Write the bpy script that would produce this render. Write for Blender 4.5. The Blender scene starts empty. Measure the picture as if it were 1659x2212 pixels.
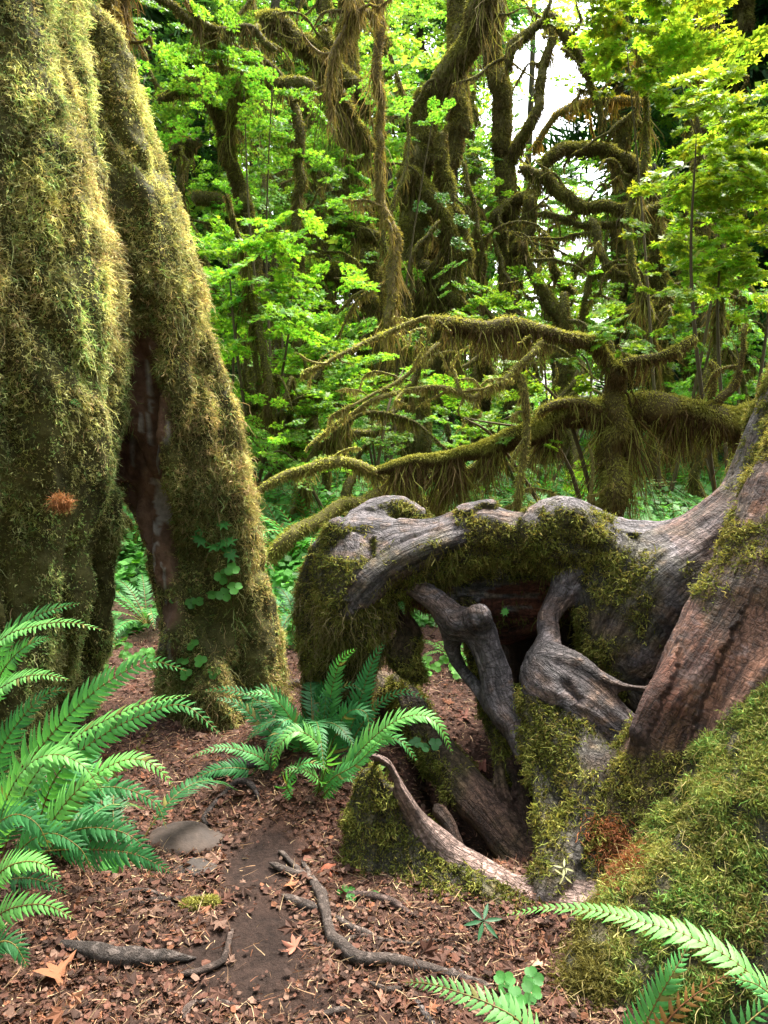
import bpy, math, random
import numpy as np
from mathutils import Vector, Matrix

# ---------------------------------------------------------------- camera, world, sun, exposure
S = bpy.context.scene
R = math.radians
CAMZ, PITCH, HF = 1.5, R(9.0), R(34.5)
FP = 1106.0 / math.tan(HF)
cd = bpy.data.cameras.new('camera'); cam = bpy.data.objects.new('camera', cd)
S.collection.objects.link(cam); S.camera = cam
cam.location = (0, 0, CAMZ); cam.rotation_euler = (R(90) - PITCH, 0, 0)
cd.sensor_fit = 'AUTO'; cd.sensor_width = 36; cd.lens = 18 / math.tan(HF)
cd.clip_start = 0.05; cd.clip_end = 500

W = bpy.data.worlds.new('World'); S.world = W; W.use_nodes = True
wn = W.node_tree.nodes; wl = W.node_tree.links
bg = wn['Background']
sky = wn.new('ShaderNodeTexSky'); sky.sky_type = 'NISHITA'; sky.sun_disc = False
SUN_EL, SUN_AZ = R(58), R(38)            # azimuth measured from +Y towards +X
sky.sun_elevation = SUN_EL; sky.sun_rotation = SUN_AZ
sky.dust_density = 4.0; sky.ozone_density = 0.6; sky.air_density = 1.0
hs = wn.new('ShaderNodeHueSaturation'); hs.inputs['Saturation'].default_value = 0.35
wl.new(sky.outputs[0], hs.inputs['Color']); wl.new(hs.outputs[0], bg.inputs['Color'])
bg.inputs['Strength'].default_value = 0.15

sl = bpy.data.lights.new('sun', 'SUN'); sun = bpy.data.objects.new('sun', sl)
S.collection.objects.link(sun)
sl.energy = 2.2; sl.angle = R(20); sl.color = (1.0, 0.95, 0.84)
sd = Vector((math.sin(SUN_AZ) * math.cos(SUN_EL), math.cos(SUN_AZ) * math.cos(SUN_EL), math.sin(SUN_EL)))
sun.rotation_euler = sd.to_track_quat('Z', 'Y').to_euler()

S.view_settings.view_transform = 'Standard'; S.view_settings.look = 'None'
S.view_settings.gamma = 1; S.view_settings.exposure = 2.7
S.render.engine = 'CYCLES'
S.cycles.max_bounces = 6; S.cycles.diffuse_bounces = 4; S.cycles.transmission_bounces = 4
S.cycles.transparent_max_bounces = 4

rng = np.random.default_rng(7)
random.seed(7)
COL = S.collection

# ---------------------------------------------------------------- helpers
def at(px, py, d):
    """photo position (1659 x 2212 frame) at forward distance d -> world point"""
    a = (px - 829.5) / FP; b = (1106 - py) / FP
    c, s = math.cos(PITCH), math.sin(PITCH)
    v = np.array([a, c + b * s, -s + b * c])
    v = v * (d / v[1]); v[2] += CAMZ
    return v
def gd(py):
    """distance at which level ground shows at photo height py"""
    return CAMZ / math.tan(math.atan((py - 1106) / FP) + PITCH)
def rad(rpx, d): return rpx * d / FP
def nz(v): return v / (np.linalg.norm(v, axis=-1, keepdims=True) + 1e-9)

_perm = np.random.default_rng(3).random((64, 64, 64)).astype(np.float32)
def vnoise(P):
    P = np.asarray(P, dtype=np.float64)
    i = np.floor(P).astype(int); f = P - i; f = f * f * (3 - 2 * f)
    r = 0
    for a in (0, 1):
        for b in (0, 1):
            for c in (0, 1):
                w = (f[..., 0] if a else 1 - f[..., 0]) * (f[..., 1] if b else 1 - f[..., 1]) * (f[..., 2] if c else 1 - f[..., 2])
                r = r + w * _perm[(i[..., 0] + a) & 63, (i[..., 1] + b) & 63, (i[..., 2] + c) & 63]
    return r * 2 - 1
def fbm(P, sc, o=3, off=0.0):
    P = np.asarray(P) * sc + off; r = 0; a = 1.0; t = 0
    for k in range(o):
        r = r + a * vnoise(P); t += a; a *= .5; P = P * 2.03 + 11.7
    return r / t
def smooth(a, b, x):
    t = np.clip((x - a) / (b - a), 0, 1); return t * t * (3 - 2 * t)

def tag(o, label=None, cat=None, group=None, kind=None):
    if label: o['label'] = label
    if cat: o['category'] = cat
    if group: o['group'] = group
    if kind: o['kind'] = kind
    return o
def empty(name, loc, label, cat, group=None):
    o = bpy.data.objects.new(name, None); COL.objects.link(o)
    o.location = tuple(float(c) for c in loc); o.empty_display_size = .1
    return tag(o, label, cat, group)
def mesh(name, V, Fs, mats, tint=None, extra=None, smoothf=True):
    """Fs: list of (faces array, material index)"""
    me = bpy.data.meshes.new(name)
    V = np.asarray(V, dtype=np.float32)
    me.vertices.add(len(V)); me.vertices.foreach_set('co', V.ravel())
    tot = sum(F.size for F, _ in Fs); npoly = sum(len(F) for F, _ in Fs)
    me.loops.add(tot); me.polygons.add(npoly)
    li = np.concatenate([np.asarray(F).ravel() for F, _ in Fs]).astype(np.int32)
    cnt = np.concatenate([np.full(len(F), F.shape[1]) for F, _ in Fs])
    st = np.concatenate([[0], np.cumsum(cnt)[:-1]]).astype(np.int32)
    mi = np.concatenate([np.full(len(F), m) for F, m in Fs]).astype(np.int32)
    me.loops.foreach_set('vertex_index', li)
    me.polygons.foreach_set('loop_start', st)
    me.polygons.foreach_set('material_index', mi)
    me.polygons.foreach_set('use_smooth', np.full(npoly, smoothf))
    for m in (mats if isinstance(mats, (list, tuple)) else [mats]): me.materials.append(m)
    me.update(calc_edges=True); me.validate()
    if tint is not None:
        c = np.ones((len(V), 4), np.float32); c[:, :3] = tint
        a = me.color_attributes.new('tint', 'FLOAT_COLOR', 'POINT'); a.data.foreach_set('color', c.ravel())
    if extra:
        for k, val in extra.items():
            a = me.attributes.new(k, 'FLOAT', 'POINT'); a.data.foreach_set('value', np.asarray(val, np.float32))
    return me
def link(name, me, parent=None, loc=None):
    o = bpy.data.objects.new(name, me); COL.objects.link(o)
    if parent is not None:
        o.parent = parent
    if loc is not None: o.location = tuple(float(c) for c in loc)
    return o
def part(name, V, Fs, mats, root, tint=None, extra=None, smoothf=True):
    """part given in world coordinates, stored relative to its root Empty"""
    off = np.array(root.location) if root is not None else np.zeros(3)
    return link(name, mesh(name, np.asarray(V) - off, Fs, mats, tint, extra, smoothf), root)
def quad_idx(n, m, wrap=True):
    """n rings of m verts"""
    i = np.arange(n - 1)[:, None] * m; j = np.arange(m if wrap else m - 1)[None, :]; k = (j + 1) % m
    return np.stack([i + j, i + k, i + m + k, i + m + j], -1).reshape(-1, 4)
class MB:
    def __init__(s): s.V = []; s.F = {}; s.T = []; s.n = 0
    def add(s, V, F, m=0, tint=(1, 1, 1)):
        V = np.asarray(V).reshape(-1, 3); s.V.append(V)
        s.F.setdefault((F.shape[1], m), []).append(np.asarray(F) + s.n)
        t = np.empty((len(V), 3)); t[:] = tint; s.T.append(t); s.n += len(V)
    def data(s): return np.concatenate(s.V), [(np.concatenate(f), k[1]) for k, f in s.F.items()], np.concatenate(s.T)
    def part(s, name, mats, root, smoothf=True):
        V, F, T = s.data(); return part(name, V, F, mats, root, T, None, smoothf)
    def mesh(s, name, mats, smoothf=True):
        V, F, T = s.data(); return mesh(name, V, F, mats, T, None, smoothf)

def resample(pts, step=None, n=None):
    """pts (k, c) Catmull-Rom through first 3 comps, others follow"""
    P = np.asarray(pts, float)
    if len(P) == 2: P = np.array([P[0], (P[0] + P[1]) / 2, P[1]])
    Q = np.vstack([2 * P[0] - P[1], P, 2 * P[-1] - P[-2]])
    out = []
    for i in range(1, len(Q) - 2):
        L = np.linalg.norm(Q[i + 1, :3] - Q[i, :3])
        k = max(2, int(L / step)) if step else n
        t = np.linspace(0, 1, k, endpoint=False)[:, None]
        p0, p1, p2, p3 = Q[i - 1], Q[i], Q[i + 1], Q[i + 2]
        out.append(.5 * (2 * p1 + (p2 - p0) * t + (2 * p0 - 5 * p1 + 4 * p2 - p3) * t * t + (3 * p1 - p0 - 3 * p2 + p3) * t ** 3))
    out.append(Q[-2][None])
    return np.concatenate(out)
def frames(P):
    T = nz(np.gradient(P, axis=0)); up = np.array([.13, .31, .94])
    if abs(T[0] @ up) > .9: up = np.array([1, .1, 0])
    N = np.zeros_like(T); n = up
    for i in range(len(T)):
        n = n - T[i] * (n @ T[i]); n = n / (np.linalg.norm(n) + 1e-9); N[i] = n
    return T, N, np.cross(T, N)
def tube(P, r, m=8, rough=0.0, rs=6.0):
    """P (n,3), r (n,) -> closed tube verts/quads"""
    T, N, B = frames(P); a = np.arange(m) * 2 * math.pi / m
    D = N[:, None] * np.cos(a)[None, :, None] + B[:, None] * np.sin(a)[None, :, None]
    rr = np.repeat(np.asarray(r)[:, None], m, 1)
    if rough: rr = rr * (1 + rough * fbm(P[:, None] + D * rr[..., None], rs, 3))
    V = P[:, None] + D * rr[..., None]
    V[0] = P[0] + (V[0] - P[0]) * .25; V[-1] = P[-1] + (V[-1] - P[-1]) * .25
    return V.reshape(-1, 3), quad_idx(len(P), m)
def sk(pts):
    """[(px,py,d,rpx)...] -> (k,4) world + radius"""
    return np.array([[*at(p[0], p[1], p[2]), rad(p[3], p[2])] for p in pts])

# ---- smooth-blended body from skeletons (distance field + surface nets)
def surface_nets(D, org, h):
    Sg = D < 0; n = np.array(D.shape) - 1
    sl_ = lambda A, a, b, c: A[a:a + n[0], b:b + n[1], c:c + n[2]]
    cnt = sum(sl_(Sg, a, b, c).astype(np.int8) for a in (0, 1) for b in (0, 1) for c in (0, 1))
    mask = (cnt > 0) & (cnt < 8); idx = np.argwhere(mask)
    acc = np.zeros((len(idx), 3)); w = np.zeros(len(idx))
    cor = [(a, b, c) for a in (0, 1) for b in (0, 1) for c in (0, 1)]
    val = {c: D[idx[:, 0] + c[0], idx[:, 1] + c[1], idx[:, 2] + c[2]] for c in cor}
    for c in cor:
        for ax in range(3):
            if c[ax]: continue
            e = list(c); e[ax] = 1; e = tuple(e)
            d0, d1 = val[c], val[e]; x = (d0 < 0) != (d1 < 0)
            t = np.where(x, d0 / np.where(x, d0 - d1, 1), 0)
            p = np.tile(np.array(c, float), (len(idx), 1)); p[:, ax] += t
            acc[x] += p[x]; w[x] += 1
    V = org + (idx + acc / w[:, None]) * h
    ids = -np.ones(mask.shape, np.int64); ids[mask] = np.arange(len(idx))
    F = []
    for ax in range(3):
        u, v = (ax + 1) % 3, (ax + 2) % 3
        A = np.moveaxis(Sg, ax, 0); x = A[:-1] != A[1:]; x = np.moveaxis(x, 0, ax)
        q = np.argwhere(x); ok = (q[:, u] > 0) & (q[:, v] > 0) & (q[:, u] < n[u]) & (q[:, v] < n[v]); q = q[ok]
        def g(du, dv):
            r = q.copy(); r[:, u] += du; r[:, v] += dv; return ids[r[:, 0], r[:, 1], r[:, 2]]
        f = np.stack([g(-1, -1), g(0, -1), g(0, 0), g(-1, 0)], -1)
        ins = Sg[q[:, 0], q[:, 1], q[:, 2]]
        f[~ins] = f[~ins][:, ::-1]; F.append(f)
    return V, np.concatenate(F)
def field(tubes, h, k, lo, hi, carve=()):
    n = np.ceil((hi - lo) / h).astype(int) + 1
    acc = np.full(n, 1e-30, np.float32)
    def tube_d(P, marg):
        a = P[:, :3] - P[:, 3:4] - marg; b = P[:, :3] + P[:, 3:4] + marg
        i0 = np.clip(np.floor((a.min(0) - lo) / h).astype(int), 0, n); i1 = np.clip(np.ceil((b.max(0) - lo) / h).astype(int) + 1, 0, n)
        if np.any(i1 <= i0): return None
        d = np.full(i1 - i0, 9.0, np.float32)
        for s in range(len(P) - 1):
            A, B = P[s, :3], P[s + 1, :3]; m = max(P[s, 3], P[s + 1, 3]) + marg
            j0 = np.clip(np.floor((np.minimum(A, B) - m - lo) / h).astype(int), i0, i1); j1 = np.clip(np.ceil((np.maximum(A, B) + m - lo) / h).astype(int) + 1, i0, i1)
            if np.any(j1 <= j0): continue
            ax = [lo[c] + h * np.arange(j0[c], j1[c], dtype=np.float32) for c in range(3)]
            X, Y, Z = ax[0][:, None, None], ax[1][None, :, None], ax[2][None, None, :]
            ba = B - A; L2 = max(1e-8, float(ba @ ba))
            t = np.clip(((X - A[0]) * ba[0] + (Y - A[1]) * ba[1] + (Z - A[2]) * ba[2]) / L2, 0, 1)
            dd = np.sqrt((X - A[0] - t * ba[0]) ** 2 + (Y - A[1] - t * ba[1]) ** 2 + (Z - A[2] - t * ba[2]) ** 2) - (P[s, 3] + t * (P[s + 1, 3] - P[s, 3]))
            q = tuple(slice(j0[c] - i0[c], j1[c] - i0[c]) for c in range(3))
            d[q] = np.minimum(d[q], dd)
        return d, tuple(slice(i0[c], i1[c]) for c in range(3))
    for P in tubes:
        r = tube_d(P, 5 * k)
        if r is None: continue
        d, q = r; acc[q] += np.exp(-np.clip(d, -1.5, 1.5) / k)
    D = -k * np.log(acc)
    for P in carve:
        r = tube_d(P, .05)
        if r is None: continue
        d, q = r; D[q] = np.maximum(D[q], -d)
    # closed at the box
    D[0] = D[-1] = .05; D[:, 0] = D[:, -1] = .05; D[:, :, 0] = D[:, :, -1] = .05
    return D
def vnormals(V, F):
    n = np.cross(V[F[:, 2]] - V[F[:, 0]], V[F[:, 3 if F.shape[1] > 3 else 1]] - V[F[:, 1 if F.shape[1] > 3 else 0]])
    if F.shape[1] == 3: n = np.cross(V[F[:, 1]] - V[F[:, 0]], V[F[:, 2]] - V[F[:, 0]])
    N = np.zeros_like(V)
    for c in range(F.shape[1]): 
        for ax in range(3): N[:, ax] += np.bincount(F[:, c], n[:, ax], len(V))
    return nz(N)
def body(skels, h, k, disp, carve=()):
    """skels: [(part name, (n,4))]; returns V,N,F, part index per vertex, arc info"""
    tubes = [resample(P, .06) for _, P in skels]
    allp = np.concatenate(tubes)
    lo = (allp[:, :3] - allp[:, 3:]).min(0) - .06; hi = (allp[:, :3] + allp[:, 3:]).max(0) + .06
    lo[2] = max(lo[2], -.25)
    D = field(tubes, h, k, lo, hi, [resample(P, .06) for P in carve])
    V, F = surface_nets(D, lo, h); N = vnormals(V, F)
    # light relax
    for _ in range(2):
        A = np.zeros_like(V); c = np.zeros(len(V))
        for a, b in ((0, 1), (1, 2), (2, 3), (3, 0)):
            for ax in range(3):
                A[:, ax] += np.bincount(F[:, a], V[F[:, b], ax], len(V)) + np.bincount(F[:, b], V[F[:, a], ax], len(V))
            c += np.bincount(F[:, a], minlength=len(V)) + np.bincount(F[:, b], minlength=len(V))
        V = V * .5 + .5 * A / c[:, None]
    idx = np.concatenate([np.full(len(t), i) for i, t in enumerate(tubes)])
    arc = np.concatenate([np.concatenate([[0], np.cumsum(np.linalg.norm(np.diff(t[:, :3], axis=0), axis=1))]) + 3.7 * i for i, t in enumerate(tubes)])
    fr = [frames(t[:, :3]) for t in tubes]; tan, fN, fB = (np.concatenate([f[q] for f in fr]) for q in range(3))
    bi = np.zeros(len(V), int); sv = np.zeros((len(V), 3))
    for s in range(0, len(V), 20000):
        d = np.linalg.norm(V[s:s + 20000, None] - allp[None, :, :3], axis=2) - allp[None, :, 3]
        j = d.argmin(1); bi[s:s + 20000] = idx[j]; o_ = V[s:s + 20000] - allp[j, :3]; sv[s:s + 20000] = np.stack([arc[j] + (o_ * tan[j]).sum(1), (o_ * fN[j]).sum(1), (o_ * fB[j]).sum(1)], 1)
    N = vnormals(V, F); V = V + N * disp(V, sv)[:, None]; N = vnormals(V, F)
    return V, N, F, bi, sv
def split_parts(V, N, F, bi, skels, root, mats, tint, extra=None):
    names = [s[0] for s in skels]
    fb = np.array([bi[F[:, 0]], bi[F[:, 1]], bi[F[:, 2]], bi[F[:, 3]]]).min(0)
    obs = []
    # tubes sharing an id (name#k) form one part
    keys = {}
    for i, nm in enumerate(names): keys.setdefault(nm, []).append(i)
    for nm, ids in keys.items():
        f = F[np.isin(fb, ids)]
        if len(f) < 30: continue
        u, inv = np.unique(f, return_inverse=True); f2 = inv.reshape(f.shape)
        ex = {k: v[u] for k, v in extra.items()} if extra else None
        o = part(nm.split('#')[0], V[u], [(f2, 0)], mats, root, tint[u], ex)
        o.data.normals_split_custom_set_from_vertices([tuple(x) for x in N[u]])
        obs.append(o)
    return obs

# ---- surface scatter
def sample(V, F, N, n, weight=None, facing=-.25):
    T = np.concatenate([F[:, [0, 1, 2]], F[:, [0, 2, 3]]]) if F.shape[1] == 4 else F
    a = np.linalg.norm(np.cross(V[T[:, 1]] - V[T[:, 0]], V[T[:, 2]] - V[T[:, 0]]), axis=1)
    c = V[T].mean(1); nn = N[T[:, 0]]
    if facing is not None:
        vd = nz(np.array([0, 0, CAMZ]) - c); a = a * ((vd * nn).sum(1) > facing)
    if weight is not None: a = a * np.clip(weight(c, nn), 0, None)
    if a.sum() <= 0: return np.zeros((0, 3)), np.zeros((0, 3))
    i = rng.choice(len(T), n, p=a / a.sum())
    u = rng.random((n, 2)); fl = u.sum(1) > 1; u[fl] = 1 - u[fl]
    t = T[i]; P = V[t[:, 0]] + u[:, :1] * (V[t[:, 1]] - V[t[:, 0]]) + u[:, 1:] * (V[t[:, 2]] - V[t[:, 0]])
    return P, nz(N[t[:, 0]] * (1 - u.sum(1))[:, None] + N[t[:, 1]] * u[:, :1] + N[t[:, 2]] * u[:, 1:])
def strands(P, D, L, Wd, n=3, grav=.3, curl=.5):
    """curved ribbons; returns V (m,2(n+1),3), F, centre points"""
    m = len(P); L = np.broadcast_to(L, (m,))[:, None]; Wd = np.broadcast_to(Wd, (m,))[:, None]
    grav = np.broadcast_to(grav, (m,))[:, None]
    d = nz(D + rng.normal(size=(m, 3)) * .3); p = P.copy(); cp = [p]; rows = []
    ref = nz(rng.normal(size=(m, 3)) + np.array([0, -.6, 0]))
    for i in range(n + 1):
        s = nz(np.cross(d, ref)); w = Wd * (1 - .75 * (i / n) ** 1.5) * .5
        rows += [p - s * w, p + s * w]
        if i < n:
            d = nz(d + grav * np.array([0, 0, -1]) + curl * rng.normal(size=(m, 3)) * .6)
            p = p + d * L / n; cp.append(p)
    V = np.stack(rows, 1)
    b = np.arange(m)[:, None] * (2 * (n + 1)); k = np.arange(n)[None, :] * 2
    F = np.stack([b + k, b + k + 1, b + k + 3, b + k + 2], -1).reshape(-1, 4)
    return V, F, cp
def add_strands(mb, P, D, L, Wd, col, n=3, grav=.3, curl=.5, sub=0, mi=0):
    V, F, cp = strands(P, D, L, Wd, n, grav, curl)
    t = np.repeat(col, V.shape[1], 0)
    mb.add(V, F, mi, t)
    for s in range(sub):
        k = 1 + s % n; j = rng.random(len(P)) < .8
        Vs, Fs, _ = strands(cp[k][j], nz(rng.normal(size=(j.sum(), 3)) + D[j] * .4), np.broadcast_to(L, (len(P),))[j] * .45, np.broadcast_to(Wd, (len(P),))[j] * .9, 2, .2, curl)
        mb.add(Vs, Fs, mi, np.repeat(col[j] * 1.12, Vs.shape[1], 0))
def mixc(pal, wts, jit=.25):
    """pal (k,3), wts (m,k) -> picks palette colours by weight with jitter"""
    wts = np.clip(wts, 1e-4, None); wts = wts / wts.sum(1, keepdims=True)
    c = wts.cumsum(1); r = rng.random(len(wts))[:, None]
    i = (r > c).sum(1).clip(0, len(pal) - 1)
    blend = wts @ np.asarray(pal)
    col = .55 * np.asarray(pal)[i] + .45 * blend
    return col * (1 + jit * rng.normal(size=(len(wts), 1))).clip(.35, 1.9)

# ---------------------------------------------------------------- materials
def newmat(name):
    m = bpy.data.materials.new(name); m.use_nodes = True
    nt = m.node_tree; nt.nodes.clear(); out = nt.nodes.new('ShaderNodeOutputMaterial')
    return m, nt, nt.nodes, nt.links, out
def leaf_mat(name, transl=.45, rough=.55, boost=(1.25, 1.2, .7), spec=.3, gain=1.0):
    m, nt, N, L, out = newmat(name)
    at_ = N.new('ShaderNodeAttribute'); at_.attribute_name = 'tint'
    oi = N.new('ShaderNodeObjectInfo')
    mr = N.new('ShaderNodeMapRange'); mr.inputs[3].default_value = .8 * gain; mr.inputs[4].default_value = 1.2 * gain
    L.new(oi.outputs['Random'], mr.inputs[0])
    oc = N.new('ShaderNodeVectorMath'); oc.operation = 'MULTIPLY'; L.new(at_.outputs['Color'], oc.inputs[0]); L.new(oi.outputs['Color'], oc.inputs[1])
    mu = N.new('ShaderNodeVectorMath'); mu.operation = 'SCALE'; L.new(oc.outputs[0], mu.inputs[0]); L.new(mr.outputs[0], mu.inputs['Scale'])
    p = N.new('ShaderNodeBsdfPrincipled'); p.inputs['Roughness'].default_value = rough
    p.inputs['Specular IOR Level'].default_value = spec
    L.new(mu.outputs[0], p.inputs['Base Color'])
    if transl > 0:
        t = N.new('ShaderNodeBsdfTranslucent')
        mb_ = N.new('ShaderNodeVectorMath'); mb_.operation = 'MULTIPLY'; mb_.inputs[1].default_value = boost
        L.new(mu.outputs[0], mb_.inputs[0]); L.new(mb_.outputs[0], t.inputs['Color'])
        mx = N.new('ShaderNodeMixShader'); mx.inputs[0].default_value = transl
        L.new(p.outputs[0], mx.inputs[1]); L.new(t.outputs[0], mx.inputs[2]); L.new(mx.outputs[0], out.inputs['Surface'])
    else: L.new(p.outputs[0], out.inputs['Surface'])
    return m
M_leaf = leaf_mat('maple_leaf_green', .5, .5, (1.5, 1.35, .6))
M_fern = leaf_mat('fern_green', .35, .52, (1.3, 1.3, .6), .28)
M_moss = leaf_mat('moss_strands', .3, .8, (1.3, 1.2, .8), .1)
M_dead = leaf_mat('dead_leaf_brown', .15, .75, (1.3, 1.0, .8), .15)
M_twig = leaf_mat('twig_bark', 0, .8, spec=.15)
def bark_mat(name, scale=26, bump=.6, bumpd=.02, rough=.75, spec=.25, flake=True):
    """flake: bark with grain running along the root (attributes arc, ang hold length along and offset across)"""
    m, nt, N, L, out = newmat(name)
    def nd(t, **k):
        n_ = N.new(t)
        for q, v_ in k.items(): n_.inputs[q].default_value = v_
        return n_
    a = N.new('ShaderNodeAttribute'); a.attribute_name = 'tint'
    tc = N.new('ShaderNodeTexCoord'); vec = tc.outputs['Object']
    n1 = nd('ShaderNodeTexNoise', Scale=scale, Detail=8, Roughness=.65); L.new(vec, n1.inputs['Vector'])
    n2 = nd('ShaderNodeTexNoise', Scale=scale * .2, Detail=5); L.new(vec, n2.inputs['Vector'])
    def rng_(src, a0, a1, b0, b1):
        r = N.new('ShaderNodeMapRange')
        for i_, v_ in ((1, a0), (2, a1), (3, b0), (4, b1)): r.inputs[i_].default_value = v_
        L.new(src, r.inputs[0]); return r.outputs[0]
    def mul(x, y):
        q = N.new('ShaderNodeMath'); q.operation = 'MULTIPLY'; L.new(x, q.inputs[0])
        if isinstance(y, float): q.inputs[1].default_value = y
        else: L.new(y, q.inputs[1])
        return q.outputs[0]
    def add(x, y):
        q = N.new('ShaderNodeMath'); q.operation = 'ADD'; L.new(x, q.inputs[0]); L.new(y, q.inputs[1]); return q.outputs[0]
    fac = mul(rng_(n1.outputs['Fac'], .28, .72, .55, 1.45), rng_(n2.outputs['Fac'], .3, .7, .72, 1.28)); hgt = n1.outputs['Fac']
    if flake:
        at2 = N.new('ShaderNodeAttribute'); at2.attribute_name = 'arc'
        a3 = N.new('ShaderNodeAttribute'); a3.attribute_name = 'ou'; a4 = N.new('ShaderNodeAttribute'); a4.attribute_name = 'ov'
        def coord(kl, kx):
            c = N.new('ShaderNodeCombineXYZ'); L.new(mul(at2.outputs['Fac'], kl), c.inputs[0])
            L.new(mul(a3.outputs['Fac'], kx), c.inputs[1]); L.new(mul(a4.outputs['Fac'], kx), c.inputs[2]); return c.outputs[0]
        g = nd('ShaderNodeTexNoise', Scale=1, Detail=6, Roughness=.6, Distortion=.4); L.new(coord(7.0, 75.0), g.inputs['Vector'])          # long fibres
        g2 = nd('ShaderNodeTexNoise', Scale=1, Detail=5, Roughness=.6, Distortion=.8); L.new(coord(2.6, 26.0), g2.inputs['Vector'])
        w = nd('ShaderNodeTexNoise', Scale=1, Detail=4, Roughness=.55, Distortion=.6); L.new(coord(70.0, 12.0), w.inputs['Vector'])         # wrinkles across
        cv = N.new('ShaderNodeVectorMath'); cv.operation = 'MULTIPLY_ADD'; cv.inputs[1].default_value = (1.2, 1.2, 1.2); L.new(n1.outputs['Color'], cv.inputs[0]); L.new(coord(30.0, 46.0), cv.inputs[2])
        vo = N.new('ShaderNodeTexVoronoi'); vo.feature = 'DISTANCE_TO_EDGE'; vo.inputs['Scale'].default_value = 1.0; L.new(cv.outputs[0], vo.inputs['Vector'])
        crack = rng_(vo.outputs['Distance'], .0, .10, .62, 1.0)
        fac = mul(mul(mul(fac, rng_(g2.outputs['Fac'], .34, .66, .5, 1.55)), rng_(g.outputs['Fac'], .32, .68, .6, 1.4)), mul(crack, rng_(w.outputs['Fac'], .35, .6, .82, 1.12)))
        hgt = add(add(mul(g.outputs['Fac'], .7), mul(g2.outputs['Fac'], 1.6)), add(mul(crack, .5), add(mul(w.outputs['Fac'], .5), mul(n1.outputs['Fac'], .35))))
    sc = N.new('ShaderNodeVectorMath'); sc.operation = 'SCALE'; L.new(a.outputs['Color'], sc.inputs[0]); L.new(fac, sc.inputs['Scale'])
    p = N.new('ShaderNodeBsdfPrincipled'); p.inputs['Specular IOR Level'].default_value = spec
    L.new(rng_(n2.outputs['Fac'], 0, 1, rough - .2, rough + .15), p.inputs['Roughness']); L.new(sc.outputs[0], p.inputs['Base Color'])
    b = N.new('ShaderNodeBump'); b.inputs['Strength'].default_value = bump; b.inputs['Distance'].default_value = bumpd
    L.new(hgt, b.inputs['Height']); L.new(b.outputs[0], p.inputs['Normal']); L.new(p.outputs[0], out.inputs['Surface'])
    return m
M_root = bark_mat('gnarled_root_bark', 40, 1.0, .022, .7, .25)
M_bark = bark_mat('mossy_bark', 22, .8, .03, .85, .15, False)
M_rock = bark_mat('stone', 16, .5, .012, .8, .3, False)

# palettes (linear)
GOLD = (.27, .25, .09); OLIVE = (.16, .165, .022); MGREEN = (.10, .22, .04); RUST = (.33, .17, .07); DKOL = (.07, .075, .014); PALE = (.45, .42, .16)
PAL = np.array([GOLD, OLIVE, MGREEN, RUST, DKOL])

# ---------------------------------------------------------------- ground
def terr(x, y):
    x = np.asarray(x, float); y = np.asarray(y, float)
    P = np.stack([x, y, np.zeros_like(x)], -1)
    far = smooth(4, 12, y)
    z = .035 * fbm(P, 1.1, 3) + .014 * fbm(P, 6, 3) + far * .35 * fbm(P, .12, 2, 5.0)
    z = z + .16 * np.exp(-(((x + .38) / .28) ** 2 + ((y - 2.75) / .3) ** 2))           # hummock under the middle fern
    z = z + .10 * np.exp(-(((x + 1.1) / .45) ** 2 + ((y - 1.95) / .5) ** 2))             # bank under left fern
    z = z - .34 * np.exp(-(((x - .36) / .24) ** 2 + ((y - 2.72) / .38) ** 2) ** 1.5)             # hollow under the roots, dug deeper to darken it
    z = z + smooth(4.2, 7, y) * .1
    return z
nu, nv = 520, 620
u = np.linspace(-1, 1, nu); v = np.linspace(0, 1, nv)
gx = 1.6 * np.sinh(4.4 * u) / math.sinh(1.0); gy = -3 + 120 * (np.exp(4.6 * v) - 1) / (math.exp(4.6) - 1) - 0.0
gx = gx * 1.6
X, Y = np.meshgrid(gx, gy)
Z = terr(X, Y)
V = np.stack([X, Y, Z], -1).reshape(-1, 3)
i = np.arange(nv - 1)[:, None] * nu; j = np.arange(nu - 1)[None, :]
F = np.stack([i + j, i + j + 1, i + nu + j + 1, i + nu + j], -1).reshape(-1, 4)
m, nt, N_, L_, out = newmat('forest_floor')
tc = N_.new('ShaderNodeTexCoord')
at_ = N_.new('ShaderNodeAttribute'); at_.attribute_name = 'tint'
n1 = N_.new('ShaderNodeTexNoise'); n1.inputs['Scale'].default_value = 45; n1.inputs['Detail'].default_value = 9; n1.inputs['Roughness'].default_value = .75
L_.new(tc.outputs['Object'], n1.inputs[0])
vo = N_.new('ShaderNodeTexVoronoi'); vo.inputs['Scale'].default_value = 38; L_.new(tc.outputs['Object'], vo.inputs['Vector'])
r1 = N_.new('ShaderNodeMapRange'); r1.inputs[1].default_value = .3; r1.inputs[2].default_value = .7; r1.inputs[3].default_value = .35; r1.inputs[4].default_value = 1.6
L_.new(n1.outputs['Fac'], r1.inputs[0])
sc = N_.new('ShaderNodeVectorMath'); sc.operation = 'SCALE'; L_.new(at_.outputs['Color'], sc.inputs[0]); L_.new(r1.outputs[0], sc.inputs['Scale'])
p = N_.new('ShaderNodeBsdfPrincipled'); p.inputs['Roughness'].default_value = .9; p.inputs['Specular IOR Level'].default_value = .15
L_.new(sc.outputs[0], p.inputs['Base Color'])
b = N_.new('ShaderNodeBump'); b.inputs['Strength'].default_value = .9; b.inputs['Distance'].default_value = .015
L_.new(n1.outputs['Fac'], b.inputs['Height']); L_.new(b.outputs[0], p.inputs['Normal']); L_.new(p.outputs[0], out.inputs['Surface'])
M_ground = m
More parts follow.
